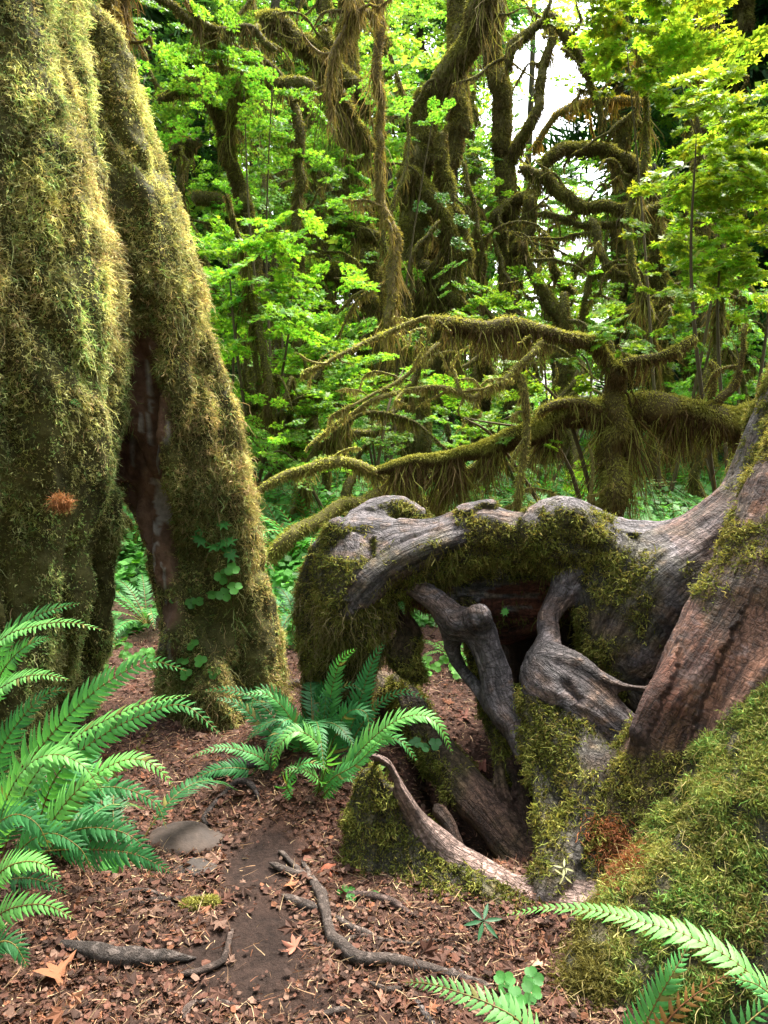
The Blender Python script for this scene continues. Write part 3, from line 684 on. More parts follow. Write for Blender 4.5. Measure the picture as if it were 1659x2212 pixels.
# ================================================================ the two mossy trunks on the left
def moss_tree(rootname, label, base, skels, carve, h, k, nst, colf, lenf, extra_parts=None, nlong=0, bark=(.06, .05, .022)):
    rt = empty(rootname, base, label, 'tree')
    def dsp(V, s): return .07 * fbm(V * np.array([1, 1, .35]), 3.2, 3) + .05 * (.75 - np.abs(fbm(V * np.array([1, 1, .3]), 6, 2))) * 0 - .045 * np.clip(.12 - np.abs(fbm(V * np.array([1, 1, .22]), 4.5, 2)), 0, 1) / .12 + .036 * fbm(V * np.array([1, 1, .5]), 8, 3) + .016 * fbm(V * np.array([1, 1, .7]), 24, 2)
    V, N, F, bi, sv = body(skels, h, k, dsp, carve)
    q = fbm(V, 6, 3)[:, None]
    tint = np.array([.062, .058, .018]) * (1 + .8 * q)
    names = np.array([s[0] for s in skels])[bi]
    bare = np.clip(fbm(V, 3.0, 3, 9.1), 0, 1)
    if extra_parts: tint, bareW = extra_parts(V, N, names, tint)
    else: bareW = np.zeros(len(V))
    split_parts(V, N, F, bi, skels, rt, M_bark, tint)
    def wt(c, nn): 
        return ((c[:, 0] > -.62 * c[:, 1]) & (c[:, 2] < 4.4)).astype(float)
    cm = (1 - bareW)
    T = np.concatenate([F[:, [0, 1, 2]], F[:, [0, 2, 3]]])
    a = np.linalg.norm(np.cross(V[T[:, 1]] - V[T[:, 0]], V[T[:, 2]] - V[T[:, 0]]), axis=1) * cm[T].mean(1)
    c = V[T].mean(1); vd = nz(np.array([0, 0, CAMZ]) - c); a = a * ((vd * N[T[:, 0]]).sum(1) > -.35) * wt(c, None)
    def smp(n, w=None):
        aa = a if w is None else a * w(c)
        i = rng.choice(len(T), n, p=aa / aa.sum()); u = rng.random((n, 2)); fl = u.sum(1) > 1; u[fl] = 1 - u[fl]; t = T[i]
        return V[t[:, 0]] + u[:, :1] * (V[t[:, 1]] - V[t[:, 0]]) + u[:, 1:] * (V[t[:, 2]] - V[t[:, 0]]), N[t[:, 0]]
    mb = MB(); P, Nn = smp(nst)
    cl = smooth(-.35, .4, fbm(P * np.array([1, 1, .6]), 13, 2)); pt = fbm(P * np.array([1, 1, .5]), 3.1, 3, 5.5); kp = (cl + pt * .9 + .35 * rng.random(len(P))) > -.30; P, Nn, cl = P[kp], Nn[kp], cl[kp]
    L = lenf(P) * (.5 + rng.random(len(P))) * (.6 + .8 * smooth(-.4, .5, fbm(P * np.array([1, 1, .5]), 16, 2)))
    add_strands(mb, P - Nn * .008, Nn * .8 + np.array([0, 0, -.15]), L * .72, .0037, colf(P, Nn) * (.95 + 1.05 * cl[:, None]), 4, .38, .9, sub=3)  # tint falls between clumps to paint dark gaps
    if nlong:
        P, Nn = smp(nlong, lambda c: np.clip(fbm(c * np.array([1, 1, .4]), 3.0, 2, 2.2) + .1, 0, 1))
        add_strands(mb, P, Nn * .6 + np.array([0, 0, -.5]), .06 + .09 * rng.random(len(P)), .0038, colf(P, Nn) * 1.25, 8, .5, .95)
    mb.part('moss', M_moss, rt)
    return rt, V, N, F

pal5 = np.array([(.25, .225, .085), (.135, .145, .035), (.075, .185, .05), (.25, .155, .09), (.055, .058, .016), (.40, .41, .19)])
zt = lambda py, d: at(0, py, d)[2]
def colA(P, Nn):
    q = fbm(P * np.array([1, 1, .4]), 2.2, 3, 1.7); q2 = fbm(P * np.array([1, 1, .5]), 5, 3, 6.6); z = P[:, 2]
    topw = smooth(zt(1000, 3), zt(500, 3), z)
    right = smooth(.2, .8, Nn[:, 0])  # right-facing moss goes paler, a painted light rim
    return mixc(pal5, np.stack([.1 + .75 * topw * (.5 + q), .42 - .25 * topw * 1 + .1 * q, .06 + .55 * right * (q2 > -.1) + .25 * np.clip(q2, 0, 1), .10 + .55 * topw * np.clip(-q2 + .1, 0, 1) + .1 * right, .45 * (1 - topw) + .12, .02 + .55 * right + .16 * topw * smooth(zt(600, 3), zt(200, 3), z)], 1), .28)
def lenA(P):
    return .026 + .026 * smooth(zt(1050, 3), zt(600, 3), P[:, 2]) + .02 * smooth(-.1, .4, fbm(P, 3, 2, 4))
dA = 3.0
skA = [
 ('trunk', sk([(-160, -420, 3.3, 230), (-110, 100, 3.2, 255), (-60, 500, 3.15, 275), (-30, 900, 3.1, 270), (-90, 1200, 3.05, 240), (-130, 1500, 3.0, 230), (-140, 1750, 2.9, 250)])),
 ('trunk', sk([(-60, -300, 3.0, 120), (0, 100, 3.0, 115), (50, 450, 2.98, 125), (60, 700, 3.0, 130), (20, 1000, 2.98, 120), (0, 1300, 2.96, 110), (-10, 1500, 3.0, 105), (-20, 1680, 2.95, 110)])),
 ('trunk', sk([(15, -350, 3.2, 95), (48, 100, 3.2, 86), (70, 400, 3.2, 88), (105, 700, 3.18, 90), (120, 950, 3.15, 84), (128, 1120, 3.12, 68), (120, 1290, 3.1, 52), (60, 1430, 3.05, 50)])),
 ('strut', sk([(225, 1080, 3.3, 38), (228, 1200, 3.32, 34), (212, 1330, 3.35, 36), (188, 1440, 3.38, 42), (165, 1530, 3.35, 52)])),
 ('strut', sk([(160, 1280, 3.1, 28), (140, 1380, 3.12, 26), (130, 1480, 3.15, 28)])),
]
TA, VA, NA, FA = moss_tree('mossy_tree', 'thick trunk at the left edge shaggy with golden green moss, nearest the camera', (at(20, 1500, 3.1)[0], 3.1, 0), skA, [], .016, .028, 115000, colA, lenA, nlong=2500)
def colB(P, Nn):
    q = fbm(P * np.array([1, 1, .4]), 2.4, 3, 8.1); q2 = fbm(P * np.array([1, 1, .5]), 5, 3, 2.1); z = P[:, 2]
    topw = smooth(zt(1000, 3.5), zt(350, 3.5), z); right = smooth(.25, .75, Nn[:, 0])  # right faces get paler moss, the rest dark olive, imitating side light
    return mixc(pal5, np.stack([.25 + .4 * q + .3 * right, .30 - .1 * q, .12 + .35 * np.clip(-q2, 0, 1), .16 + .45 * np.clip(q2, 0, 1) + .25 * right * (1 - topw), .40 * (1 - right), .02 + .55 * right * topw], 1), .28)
def lenB(P): return .03 + .03 * smooth(-.1, .4, fbm(P, 3, 2, 4))
skB = [
 ('trunk', sk([(150, 60, 3.6, 50), (190, 140, 3.6, 74), (230, 300, 3.6, 92), (280, 480, 3.58, 108), (322, 650, 3.55, 105), (360, 800, 3.55, 102), (405, 950, 3.55, 108), (445, 1080, 3.55, 98), (480, 1200, 3.55, 86), (515, 1320, 3.55, 74), (545, 1430, 3.52, 66), (570, 1520, 3.5, 62)])),
 ('trunk', sk([(190, 300, 3.65, 90), (215, 600, 3.65, 80), (245, 850, 3.65, 70), (270, 1020, 3.65, 62)])),
 ('trunk', sk([(270, 900, 3.66, 50), (310, 1030, 3.62, 50), (345, 1130, 3.58, 52), (390, 1240, 3.52, 64), (425, 1350, 3.48, 76), (450, 1450, 3.42, 86), (470, 1540, 3.35, 92)])),
 ('broken_top', sk([(205, 30, 3.6, 10), (225, 75, 3.6, 24), (250, 130, 3.6, 42)])),
]
def exB(V, N, names, tint):
    A = np.array([at(318, 760, 3.45), at(322, 900, 3.45), at(300, 980, 3.5), at(320, 1060, 3.5), at(345, 1140, 3.5), at(352, 1230, 3.42), at(368, 1320, 3.38), at(380, 1400, 3.35)]); rr = np.array([.10, .16, .18, .16, .11, .065, .05, .04])
    d = np.min(np.linalg.norm((V[:, None] - A[None]) * np.array([1, .7, .8]), axis=2) - rr[None], axis=1) + .03 * fbm(V, 12, 2)
    b = smooth(.03, -.02, d)
    s = fbm(V * np.array([1, 1, .12]), 26, 2)[:, None]
    wood = np.where(s > .25, np.array([.26, .23, .21]), np.array([.13, .075, .05])) * (1 + .4 * fbm(V, 30, 2)[:, None])
    return tint * (1 - b[:, None]) + wood * b[:, None], b
carB = [sk([(318, 600, 3.3, 6), (312, 700, 3.33, 40), (305, 850, 3.36, 52), (298, 960, 3.38, 50), (292, 1060, 3.4, 40)]),
        sk([(500, 1230, 3.36, 6), (515, 1330, 3.36, 22), (522, 1420, 3.34, 26), (528, 1520, 3.3, 26)])]
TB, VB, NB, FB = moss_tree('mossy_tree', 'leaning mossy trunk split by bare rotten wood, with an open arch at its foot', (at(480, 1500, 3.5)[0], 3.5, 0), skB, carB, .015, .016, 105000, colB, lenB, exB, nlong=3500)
TB.name = 'mossy_tree.001'
# ================================================================ foliage boughs shared by all crowns
def spray(mb, o, az, L, tmpl, lsize, col, dens=1.0, pitch=-.05, mtwig=1):
    """flat layered twig with leaves; o origin, az heading"""
    h = np.array([math.sin(az), math.cos(az), 0.0]); sdv = np.array([h[1], -h[0], 0.0]); up = np.array([0, 0, 1.0])
    t = np.linspace(0, 1, 7); C = o + h * (L * t)[:, None] + up * (L * (pitch * t - .12 * t * t))[:, None] + sdv * (L * .06 * np.sin(t * 5 + rng.random() * 6))[:, None]
    V, F = tube(C, np.linspace(.006, .002, 7), 4); mb.add(V, F, mtwig, (.10, .075, .04))
    P = []; D = []
    n = max(4, int(7 * dens))
    for k in range(n):
        f = .18 + .8 * k / n; b = np.array([np.interp(f, t, C[:, c]) for c in range(3)])
        for sg in (1, -1):
            ll = L * .5 * (1 - .62 * f) * (.7 + .6 * rng.random()); d = nz(h * .75 + sdv * sg + up * rng.normal() * .12)
            e = b + d * ll - up * ll * .12
            V, F = tube(np.array([b, (b + e) / 2 + up * .01, e]), np.array([.003, .002, .0012]), 3); mb.add(V, F, mtwig, (.10, .075, .04))
            m = max(2, int(ll / (lsize * .8)))
            for q in range(m):
                fq = (q + .6) / m; pb = b + (e - b) * fq; sv = np.cross(d, up)
                for s2 in (1, -1):
                    P.append(pb + sv * s2 * lsize * .25 + rng.normal(size=3) * lsize * .16); D.append(nz(d * .6 + sv * s2 + rng.normal(size=3) * .3))
            P.append(e); D.append(d)
    P = np.array(P); D = np.array(D)
    N_ = np.array([0, 0, 1.0]) + rng.normal(size=P.shape) * .42
    c = np.asarray(col) * (1 + .22 * rng.normal(size=(len(P), 1))).clip(.5, 1.7) * np.stack([1 + .18 * rng.normal(size=len(P)), np.ones(len(P)), np.ones(len(P))], 1).clip(.5, 1.6)
    scatter_leaves(mb, tmpl, P - D * lsize * .3, N_, D, lsize * (.65 + .6 * rng.random(len(P))), c)
def bough(tmpl, lsize, nsp, width, height, col, dens=1.0):
    mb = MB()
    for k in range(nsp):
        o = np.array([rng.normal() * width * .35, rng.normal() * width * .35, rng.normal() * height * .5])
        spray(mb, o, rng.random() * 6.28, width * (.45 + .35 * rng.random()), tmpl, lsize, col, dens)
    return mb
LC = (.145, .30, .045)
B_HI = [bough(LEAF_HI, .082, 5, .8, .55, LC, .75).mesh('maple_bough', [M_leaf, M_twig]) for _ in range(4)]
B_LO = [bough(LEAF_LO, .064, 5, 1.0, .8, LC, .85).mesh('maple_bough', [M_leaf, M_twig]) for _ in range(4)]
B_FAR = [bough(LEAF_MIN, .14, 6, 1.9, 1.5, LC, .8).mesh('maple_bough', [M_leaf, M_twig]) for _ in range(4)]
def needle_bough():
    mb = MB()
    for k in range(7):
        o = np.array([rng.normal() * .3, rng.normal() * .3, rng.normal() * .3]); az = rng.random() * 6.28; h = np.array([math.sin(az), math.cos(az), -.25])
        m = 160; t = rng.random(m); sdv = np.array([h[1], -h[0], 0]) * rng.choice([-1, 1], m)[:, None]
        P = o + h * (1.5 * t)[:, None] + sdv * (rng.random(m) * .45 * (1 - .7 * t))[:, None] - np.array([0, 0, .35]) * (t ** 2)[:, None]
        scatter_leaves(mb, (np.array([(-.09, 0, 0), (.09, 0, 0), (.05, 1, -.1), (-.05, 1, -.1)]), np.array([[0, 1, 2, 3]])), P, np.array([0, 0, 1.]) + .3 * rng.normal(size=(m, 3)), nz(h * .6 + sdv + np.array([0, 0, -.25])), .22, np.array([(.035, .10, .03)]) * (1 + .3 * rng.normal(size=(m, 1))).clip(.4, 2))
        V, F = tube(np.array([o, o + h * .75 - np.array([0, 0, .08]), o + h * 1.5 - np.array([0, 0, .35])]), np.array([.02, .012, .004]), 4); mb.add(V, F, 1, (.06, .045, .03))
    return mb
B_NDL = [needle_bough().mesh('needle_bough', [M_leaf, M_twig]) for _ in range(3)]
def leaves_on(root, spots, pool, color=(1, 1, 1), name='foliage'):
    """spots: (px,py,d,scale)"""
    off = np.array(root.location)
    for s_ in spots:
        me = pool[rng.integers(len(pool))]; o = link(name, me, root, at(*s_[:3]) - off if len(s_) == 4 else s_[0] - off)
        k = s_[-1]; o.scale = (k, k, k * (.8 + .4 * rng.random())); o.rotation_euler = (rng.normal() * .28, rng.normal() * .28, rng.random() * 6.28)
        v = .6 + .75 * rng.random(); o.color = (color[0] * v * (.9 + .2 * rng.random()), color[1] * v, color[2] * v, 1)
def region(n, x0, x1, y0, y1, d0, d1, s0=.8, s1=1.2, gap=None):
    out = []
    while len(out) < n:
        x, y, d = x0 + (x1 - x0) * rng.random(), y0 + (y1 - y0) * rng.random(), d0 + (d1 - d0) * rng.random()
        mg = .45 * s1 / d * FP
        if gap and any(((x - g[0]) / (g[2] + mg)) ** 2 + ((y - g[1]) / (g[3] + mg * .8)) ** 2 < 1 for g in gap): continue
        if at(x, y, d)[2] < .15: continue
        out.append((x, y, d, s0 + (s1 - s0) * rng.random()))
    return out
BRIGHT = (1.6, 1.25, .8); MID = (1, 1, 1); COOL = (.75, .85, 1.2); DARK = (.55, .6, .8); YEL = (2.6, 1.5, .8)

# ---------------------------------------------------------------- mossy limbs
def twig_paths(K, n, scale):
    out = []
    for _ in range(n):
        f = rng.uniform(.15, .95) * (len(K) - 1); i_ = int(f); q = K[i_] + (K[min(i_ + 1, len(K) - 1)] - K[i_]) * (f - i_)
        l_ = scale * (.5 + .9 * rng.random()); a = rng.random() * 6.28; h = nz(np.array([math.cos(a), .6 * math.sin(a), rng.normal() * .5 + .1])); r0 = min(q[3] * .6, .02 * scale + .004)
        pts = [[*q[:3], r0]]; p_ = q[:3].copy()
        for k in range(4):
            h = nz(h + rng.normal(size=3) * .45 + np.array([0, 0, -.12])); p_ = p_ + h * l_ / 4; pts.append([*p_, r0 * (1 - .2 * (k + 1))])
        out.append(np.array(pts))
    return out
def limb_geo(mbw, mbm, K, hang=.2, fuzz=1.0, moss_top=(.17, .20, .035), moss_low=(.13, .10, .035), seg=8, rough=.18, dens=1.0, step=.07, wscale=1.0, wood=(.10, .085, .03), p=2.0, hf=7.0):
    C = resample(K, step); P, r = C[:, :3].copy(), C[:, 3]
    n = len(P); P[1:-1] += np.stack([fbm(P[1:-1] + 31 * k, 3.2, 2) for k in range(3)], 1) * np.minimum(.10, r[1:-1] * 1.3 + .022)[:, None]
    V, F = tube(P, r, seg, rough, 5.0 if r.max() > .08 else 12.0); mbw.add(V, F, 0, np.array(wood) * (1 + .35 * fbm(V, 6, 3)[:, None]))
    if mbm is None: return P, r
    T, Nf, B = frames(P); L = np.concatenate([[0], np.cumsum(np.linalg.norm(np.diff(P, axis=0), axis=1))])
    d = np.mean(P[:, 1]); w = max(.0032, .00105 * d) * wscale
    area = (L[-1] * 2 * math.pi * r.mean())
    # fuzz all round
    m = int(fuzz * dens * area / (w * .035) * 1.1) + 30
    s = rng.random(m) * L[-1]; a = rng.random(m) * 6.283
    pi = np.stack([np.interp(s, L, P[:, c]) for c in range(3)], 1); ri = np.interp(s, L, r)
    Ni = np.stack([np.interp(s, L, Nf[:, c]) for c in range(3)], 1); Bi = np.stack([np.interp(s, L, B[:, c]) for c in range(3)], 1)
    D = nz(Ni * np.cos(a)[:, None] + Bi * np.sin(a)[:, None]); Q = pi + D * ri[:, None] * .95
    vd = nz(np.array([0, 0, CAMZ]) - Q); ok = (vd * D).sum(1) > -.5; Q, D = Q[ok], D[ok]; ri = ri[ok]
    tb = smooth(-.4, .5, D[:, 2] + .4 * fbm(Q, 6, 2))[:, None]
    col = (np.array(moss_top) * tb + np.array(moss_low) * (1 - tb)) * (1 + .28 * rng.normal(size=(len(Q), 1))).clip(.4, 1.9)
    ll = (.012 + .35 * ri).clip(.010, .05) * smooth(-.5, .3, fbm(Q, 7, 2)).clip(.45, 1) * (.6 + .8 * rng.random(len(Q))) * (1 + .02 * d)
    add_strands(mbm, Q, D + np.array([0, 0, -.1]), ll, w * 1.3, col, 2, .45, .5)
    # curtains below
    if hang > 0:
        T2 = np.abs(T[:, 2]).mean()
        m = int(dens * L[-1] / (w * .16)) + 10
        s = rng.random(m) * L[-1]; pi = np.stack([np.interp(s, L, P[:, c]) for c in range(3)], 1); ri = np.interp(s, L, r)
        a = rng.normal(size=m) * .9; sv = nz(np.stack([np.interp(s, L, T[:, c]) for c in range(3)], 1)); sv = nz(np.cross(sv, np.array([0, 0, 1.0])) + 1e-6)
        Q = pi + sv * (np.sin(a) * ri)[:, None] - np.array([0, 0, 1]) * (np.cos(a) * ri * .8)[:, None]
        nzv = np.clip(fbm(np.stack([s, s * 0 + P[0, 0] * 7, s * 0], 1), hf, 2) * 1.3 + .42, .04, 1) ** p * (.35 + np.clip(fbm(np.stack([s, s * 0 + P[0, 0] * 3 + 9, s * 0], 1), hf * 4.5, 2) * 1.8 + .5, 0, 1.1))
        ll = hang * nzv * (.35 + .75 * rng.random(m)) * np.clip(ri / .03, .5, 1.3)
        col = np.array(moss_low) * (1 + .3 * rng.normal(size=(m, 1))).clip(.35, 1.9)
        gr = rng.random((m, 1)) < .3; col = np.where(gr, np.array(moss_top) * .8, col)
        add_strands(mbm, Q, np.tile(np.array([0, 0, -1.0]), (m, 1)) + rng.normal(size=(m, 3)) * .2, ll, w * 1.15, col, 4, .5, .55)
    return P, r
def mossy_tree(name, label, cat, base, limbs, group=None, hang=.3, **kw):
    rt = empty(name, base, label, cat, group)
    for i, (nm, K, o) in enumerate(limbs):
        mw, mm = MB(), MB(); q = dict(hang=hang); q.update(kw); q.update(o)
        limb_geo(mw, mm, sk(K), **q)
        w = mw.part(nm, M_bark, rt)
        dd = K[0][2]
        for K2 in twig_paths(sk(K), (4 if dd < 6 else 3) if nm != 'stub' else 1, .30 if dd < 6 else .9):
            m1, m2 = MB(), MB(); limb_geo(m1, m2, K2, **{**q, 'hang': (.10 if dd < 6 else .28), 'p': 1.2, 'seg': 5, 'dens': .7})
            w2 = m1.part('twig', M_bark, rt); V_, F_, T_ = m2.data(); link('moss', mesh('moss', V_ - np.array(rt.location), F_, M_moss, T_), w2)
        V, F, T = mm.data(); loc = np.array(rt.location)
        g = link('moss', mesh('moss', V - loc, F, M_moss, T), w)
    return rt
BT = {}
def gbase(px, d): p_ = at(px, 1106, d); return (p_[0], d, float(terr(p_[0], d)))
def B(name, label, px, d, limbs, hang=.3, cat='tree', **kw):
    # every trunk is carried down to the ground
    limbs = [(n_, [(a_, b_, c_, r_ * .8) for a_, b_, c_, r_ in K_], o_) for n_, K_, o_ in limbs]
    rt = mossy_tree(name, label, cat, gbase(px, d), limbs, hang=hang, **kw); return rt
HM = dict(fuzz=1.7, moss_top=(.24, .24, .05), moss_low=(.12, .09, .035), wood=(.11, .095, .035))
# central giant maple
c0 = B('maple_tree', 'many stemmed old maple in the centre background, draped with curtains of brown hanging moss', 890, 11, [
 ('trunk', [(895, 1080, 11, 60), (890, 900, 11, 46), (880, 700, 11, 42), (898, 480, 11, 40), (905, 330, 11, 34), (925, 200, 11, 26)], dict(hang=.5)),
 ('stem', [(925, 220, 11, 32), (975, 150, 10.8, 30), (1030, 70, 10.6, 30), (1060, -60, 10.4, 32)], dict(hang=.6)),
 ('stem', [(870, 960, 11.4, 38), (820, 640, 11.5, 32), (770, 420, 11.6, 26), (745, 200, 11.7, 24), (760, -60, 11.8, 26)], {}),
 ('stem', [(930, 640, 11.2, 22), (945, 460, 11.3, 20), (975, 330, 11.3, 26), (985, 200, 11.4, 28), (1000, -60, 11.5, 32)], {}),
 ('stem', [(925, 820, 10.8, 34), (985, 640, 10.8, 24), (960, 480, 10.7, 20), (900, 390, 10.7, 22), (870, 380, 10.8, 14)], dict(hang=.5)),
 ('stem', [(1010, 560, 10.8, 16), (975, 440, 10.8, 15), (950, 330, 10.8, 14), (955, 285, 10.8, 13)], {}),
 ('limb', [(1040, 720, 10.6, 14), (985, 650, 10.7, 20), (940, 590, 10.8, 22), (870, 580, 10.9, 20)], dict(hang=.9, p=1)),
 ('limb', [(590, 700, 10.2, 12), (640, 620, 10.4, 18), (700, 588, 10.6, 21), (760, 605, 10.8, 22), (800, 670, 10.9, 24)], dict(hang=.4, moss_top=(.25, .25, .04))),
 ('limb', [(830, 520, 10.9, 16), (740, 490, 10.8, 12), (660, 500, 10.6, 9), (620, 530, 10.5, 6)], dict(hang=.3)),
 ('limb', [(790, 330, 11.3, 22), (740, 230, 11.2, 24), (700, 130, 11, 24), (610, 60, 10.8, 22), (560, 50, 10.8, 18)], dict(hang=.8, p=1.3)),
 ('limb', [(800, 250, 11, 20), (735, 140, 11, 16), (700, 60, 11, 14)], {}),
], **HM)
# bright yellowish hanging stem in front of it
B('maple_tree', 'slender crooked stem coated in yellow moss hanging down in front of the central maple', 850, 8.2, [
 ('trunk', [(835, 720, 8, 7), (850, 640, 8.1, 15), (845, 520, 8.2, 14), (828, 400, 8.2, 11), (826, 260, 8.2, 9), (826, 120, 8.2, 11), (820, -60, 8.2, 13)], dict(hang=.4)),
 ('limb', [(770, -20, 7.6, 12), (750, 60, 7.6, 10), (725, 130, 7.6, 9), (712, 200, 7.6, 6), (720, 240, 7.6, 4)], dict(hang=.4, p=1)),
 ('limb', [(760, 40, 7.6, 8), (790, 20, 7.7, 8), (818, 40, 8, 8)], dict(hang=.2)),
], hang=.3, moss_top=(.28, .24, .05), moss_low=(.26, .19, .07), wood=(.16, .12, .05))
B('maple_tree', 'dark upright mossy trunk behind and right of the central maple, below the bright sky gap', 1120, 13, [
 ('trunk', [(1140, 1060, 13, 34), (1115, 800, 13, 30), (1100, 560, 13, 27), (1090, 350, 13, 24), (1070, 120, 13, 22), (1060, -80, 13, 22)], dict(hang=.4)),
 ('limb', [(1105, 330, 13, 18), (1150, 260, 12.5, 12), (1170, 180, 12.5, 11), (1195, 90, 12.5, 9), (1180, 20, 12.5, 8)], {}),
 ('limb', [(1060, 480, 12.8, 12), (1110, 440, 12.8, 15), (1170, 400, 12.6, 10)], {}),
 ('limb', [(1110, 560, 12.8, 16), (1140, 480, 12.6, 18), (1150, 420, 12.6, 14)], dict(hang=.2)),
], **HM)
B('maple_tree', 'dark trunk with a snaking bare top crossing the left background beside the leaning trunk', 545, 9.5, [
 ('trunk', [(560, 1060, 9.5, 26), (555, 800, 9.5, 24), (540, 560, 9.5, 22), (525, 430, 9.5, 18), (498, 320, 9.5, 17), (470, 240, 9.4, 17), (420, 195, 9.3, 15), (340, 215, 9.2, 8)], {}),
 ('limb', [(525, 500, 9.5, 16), (470, 438, 9.4, 16), (415, 432, 9.3, 16)], {}),
 ('limb', [(500, 330, 9.5, 11), (510, 270, 9.4, 10), (545, 170, 9.2, 14), (590, 175, 9.2, 16), (680, 190, 9.2, 14)], dict(hang=.6)),
 ('limb', [(545, 160, 9.2, 12), (480, 180, 9, 6), (400, 195, 8.8, 4), (350, 210, 8.8, 3)], dict(hang=.25, moss_top=(.3, .28, .06))),
 ('limb', [(430, 300, 9.3, 14), (400, 305, 9.3, 20), (370, 320, 9.3, 14)], dict(hang=.3)),
], **HM)
B('maple_tree', 'thin mossy stems and looping branches at the top left behind the leaning trunk', 700, 9, [
 ('trunk', [(640, 1060, 9.6, 16), (620, 860, 9.6, 14), (650, 700, 9.6, 12), (640, 500, 9.6, 12), (650, 300, 9.6, 12), (600, 160, 9.6, 10), (480, 90, 9, 10), (380, 30, 8.6, 10), (300, -40, 8.4, 11)], dict(hang=.2)),
 ('limb', [(600, 110, 9, 10), (540, 60, 9, 8), (460, 60, 8.8, 9), (400, 0, 8.6, 9)], {}),
], hang=.4, moss_top=(.2, .2, .04), moss_low=(.12, .09, .03))
# right-hand arching tree
B('maple_tree', 'arching mossy tree right of centre whose limbs loop over each other against the sky', 1430, 10, [
 ('trunk', [(1440, 1060, 10, 30), (1425, 800, 10, 26), (1430, 640, 10, 25), (1420, 520, 10, 26), (1395, 420, 10, 24), (1350, 350, 10, 18), (1290, 320, 10, 15), (1220, 330, 9.9, 14), (1165, 360, 9.8, 14)], dict(hang=.3)),
 ('limb', [(1120, 360, 9.6, 10), (1170, 390, 9.6, 16), (1240, 440, 9.6, 15), (1300, 447, 9.6, 12), (1380, 450, 9.6, 13), (1430, 440, 9.6, 8), (1455, 410, 9.6, 3)], dict(hang=.3)),
 ('limb', [(1160, 460, 9.6, 6), (1230, 480, 9.6, 6), (1300, 490, 9.6, 8), (1400, 480, 9.6, 10)], dict(hang=.2)),
 ('limb', [(1275, 470, 9.5, 13), (1300, 550, 9.4, 9), (1340, 590, 9.3, 8), (1400, 605, 9.2, 5)], dict(hang=.2)),
 ('limb', [(1290, 545, 9.4, 6), (1250, 575, 9.4, 5), (1235, 580, 9.4, 3)], {}),
 ('limb', [(1150, 330, 10, 6), (1215, 240, 10, 9), (1260, 218, 10, 11), (1330, 212, 10, 11), (1400, 215, 10, 7)], dict(hang=.2, moss_top=(.33, .26, .03), moss_low=(.25, .15, .03))),
 ('limb', [(1180, 40, 9, 10), (1225, 85, 9, 14), (1262, 130, 9, 9), (1275, 180, 9, 9), (1290, 220, 9, 7), (1295, 290, 9, 3)], dict(hang=.15)),
 ('limb', [(1225, 70, 9, 10), (1170, 55, 9, 8), (1110, 110, 9, 14), (1100, 160, 9, 5)], dict(hang=.15)),
 ('limb', [(1230, 95, 9, 8), (1300, 130, 9.2, 5), (1340, 120, 9.2, 4), (1380, 200, 9.2, 4)], {}),
 ('limb', [(1310, 300, 9.8, 6), (1330, 265, 9.8, 8), (1370, 262, 9.8, 6), (1420, 300, 9.8, 3)], {}),
 ('limb', [(1240, 640, 10, 12), (1200, 580, 10, 9), (1170, 500, 10, 8)], {}),
], **HM)
B('maple_tree', 'leaning mossy trunk low in the background between the fallen branches and the arching tree', 1215, 9, [
 ('trunk', [(1240, 1060, 9, 20), (1215, 720, 9, 19), (1180, 655, 9, 17), (1150, 580, 9, 12), (1130, 520, 9, 9)], dict(hang=.2)),
 ('stub', [(1215, 720, 8.8, 12), (1222, 660, 8.8, 10), (1222, 630, 8.8, 7)], dict(hang=.2)),
 ('limb', [(1290, 720, 9, 8), (1340, 680, 9, 12), (1390, 665, 9, 12), (1430, 650, 9, 8)], dict(hang=.3)),
], **HM)
B('maple_tree', 'straight brown trunk in the right background under the yellow green leaves', 1330, 15, [
 ('trunk', [(1330, 1020, 15, 20), (1335, 700, 15, 19), (1340, 350, 15, 20), (1335, -60, 15, 20)], dict(hang=.2)), 
 ('limb', [(1340, 200, 15, 9), (1390, 120, 15, 7), (1430, 60, 15, 5)], {})], **HM)
B('maple_tree', 'dark trunk half hidden by yellow green maple leaves at the far right', 1510, 11, [
 ('trunk', [(1520, 1060, 11, 32), (1500, 700, 11, 30), (1510, 400, 11, 28), (1520, 100, 11, 26), (1530, -60, 11, 26)], dict(hang=.3)),
 ('limb', [(1500, 640, 11, 12), (1560, 600, 10.5, 14), (1640, 640, 10.2, 12), (1700, 620, 10, 12)], dict(hang=.5, p=1.0))], **HM)
for lab, px, d, r_ in (('narrow dark trunk between the leaning trunk and the central maple', 690, 15, 20), ('narrow trunk close behind the central maple on its right', 1035, 15, 22), ('pale trunk far back right of the arching tree', 1460, 18, 18), ('dark trunk in the upper right corner of the forest', 1600, 14, 26), ('trunk far behind the leaves left of the central maple', 790, 17, 20), ('slim far trunk just right of the leaning mossy trunk', 590, 19, 14)):
    B('forest_tree', lab, px, d, [('trunk', [(px + 6, 1075 - 6 * d, d, r_ * 1.2), (px, 700, d, r_), (px + rng.normal() * 25, 300, d, r_ * .85), (px + rng.normal() * 30, -80, d, r_ * .8)], dict(hang=.3)),
      ('limb', [(px, 500, d, r_ * .5), (px + 50, 420, d, r_ * .4), (px + 110, 430, d, r_ * .25)], {}), ('limb', [(px, 260, d, r_ * .5), (px - 60, 200, d, r_ * .4), (px - 120, 230, d, r_ * .25)], {})], **HM)

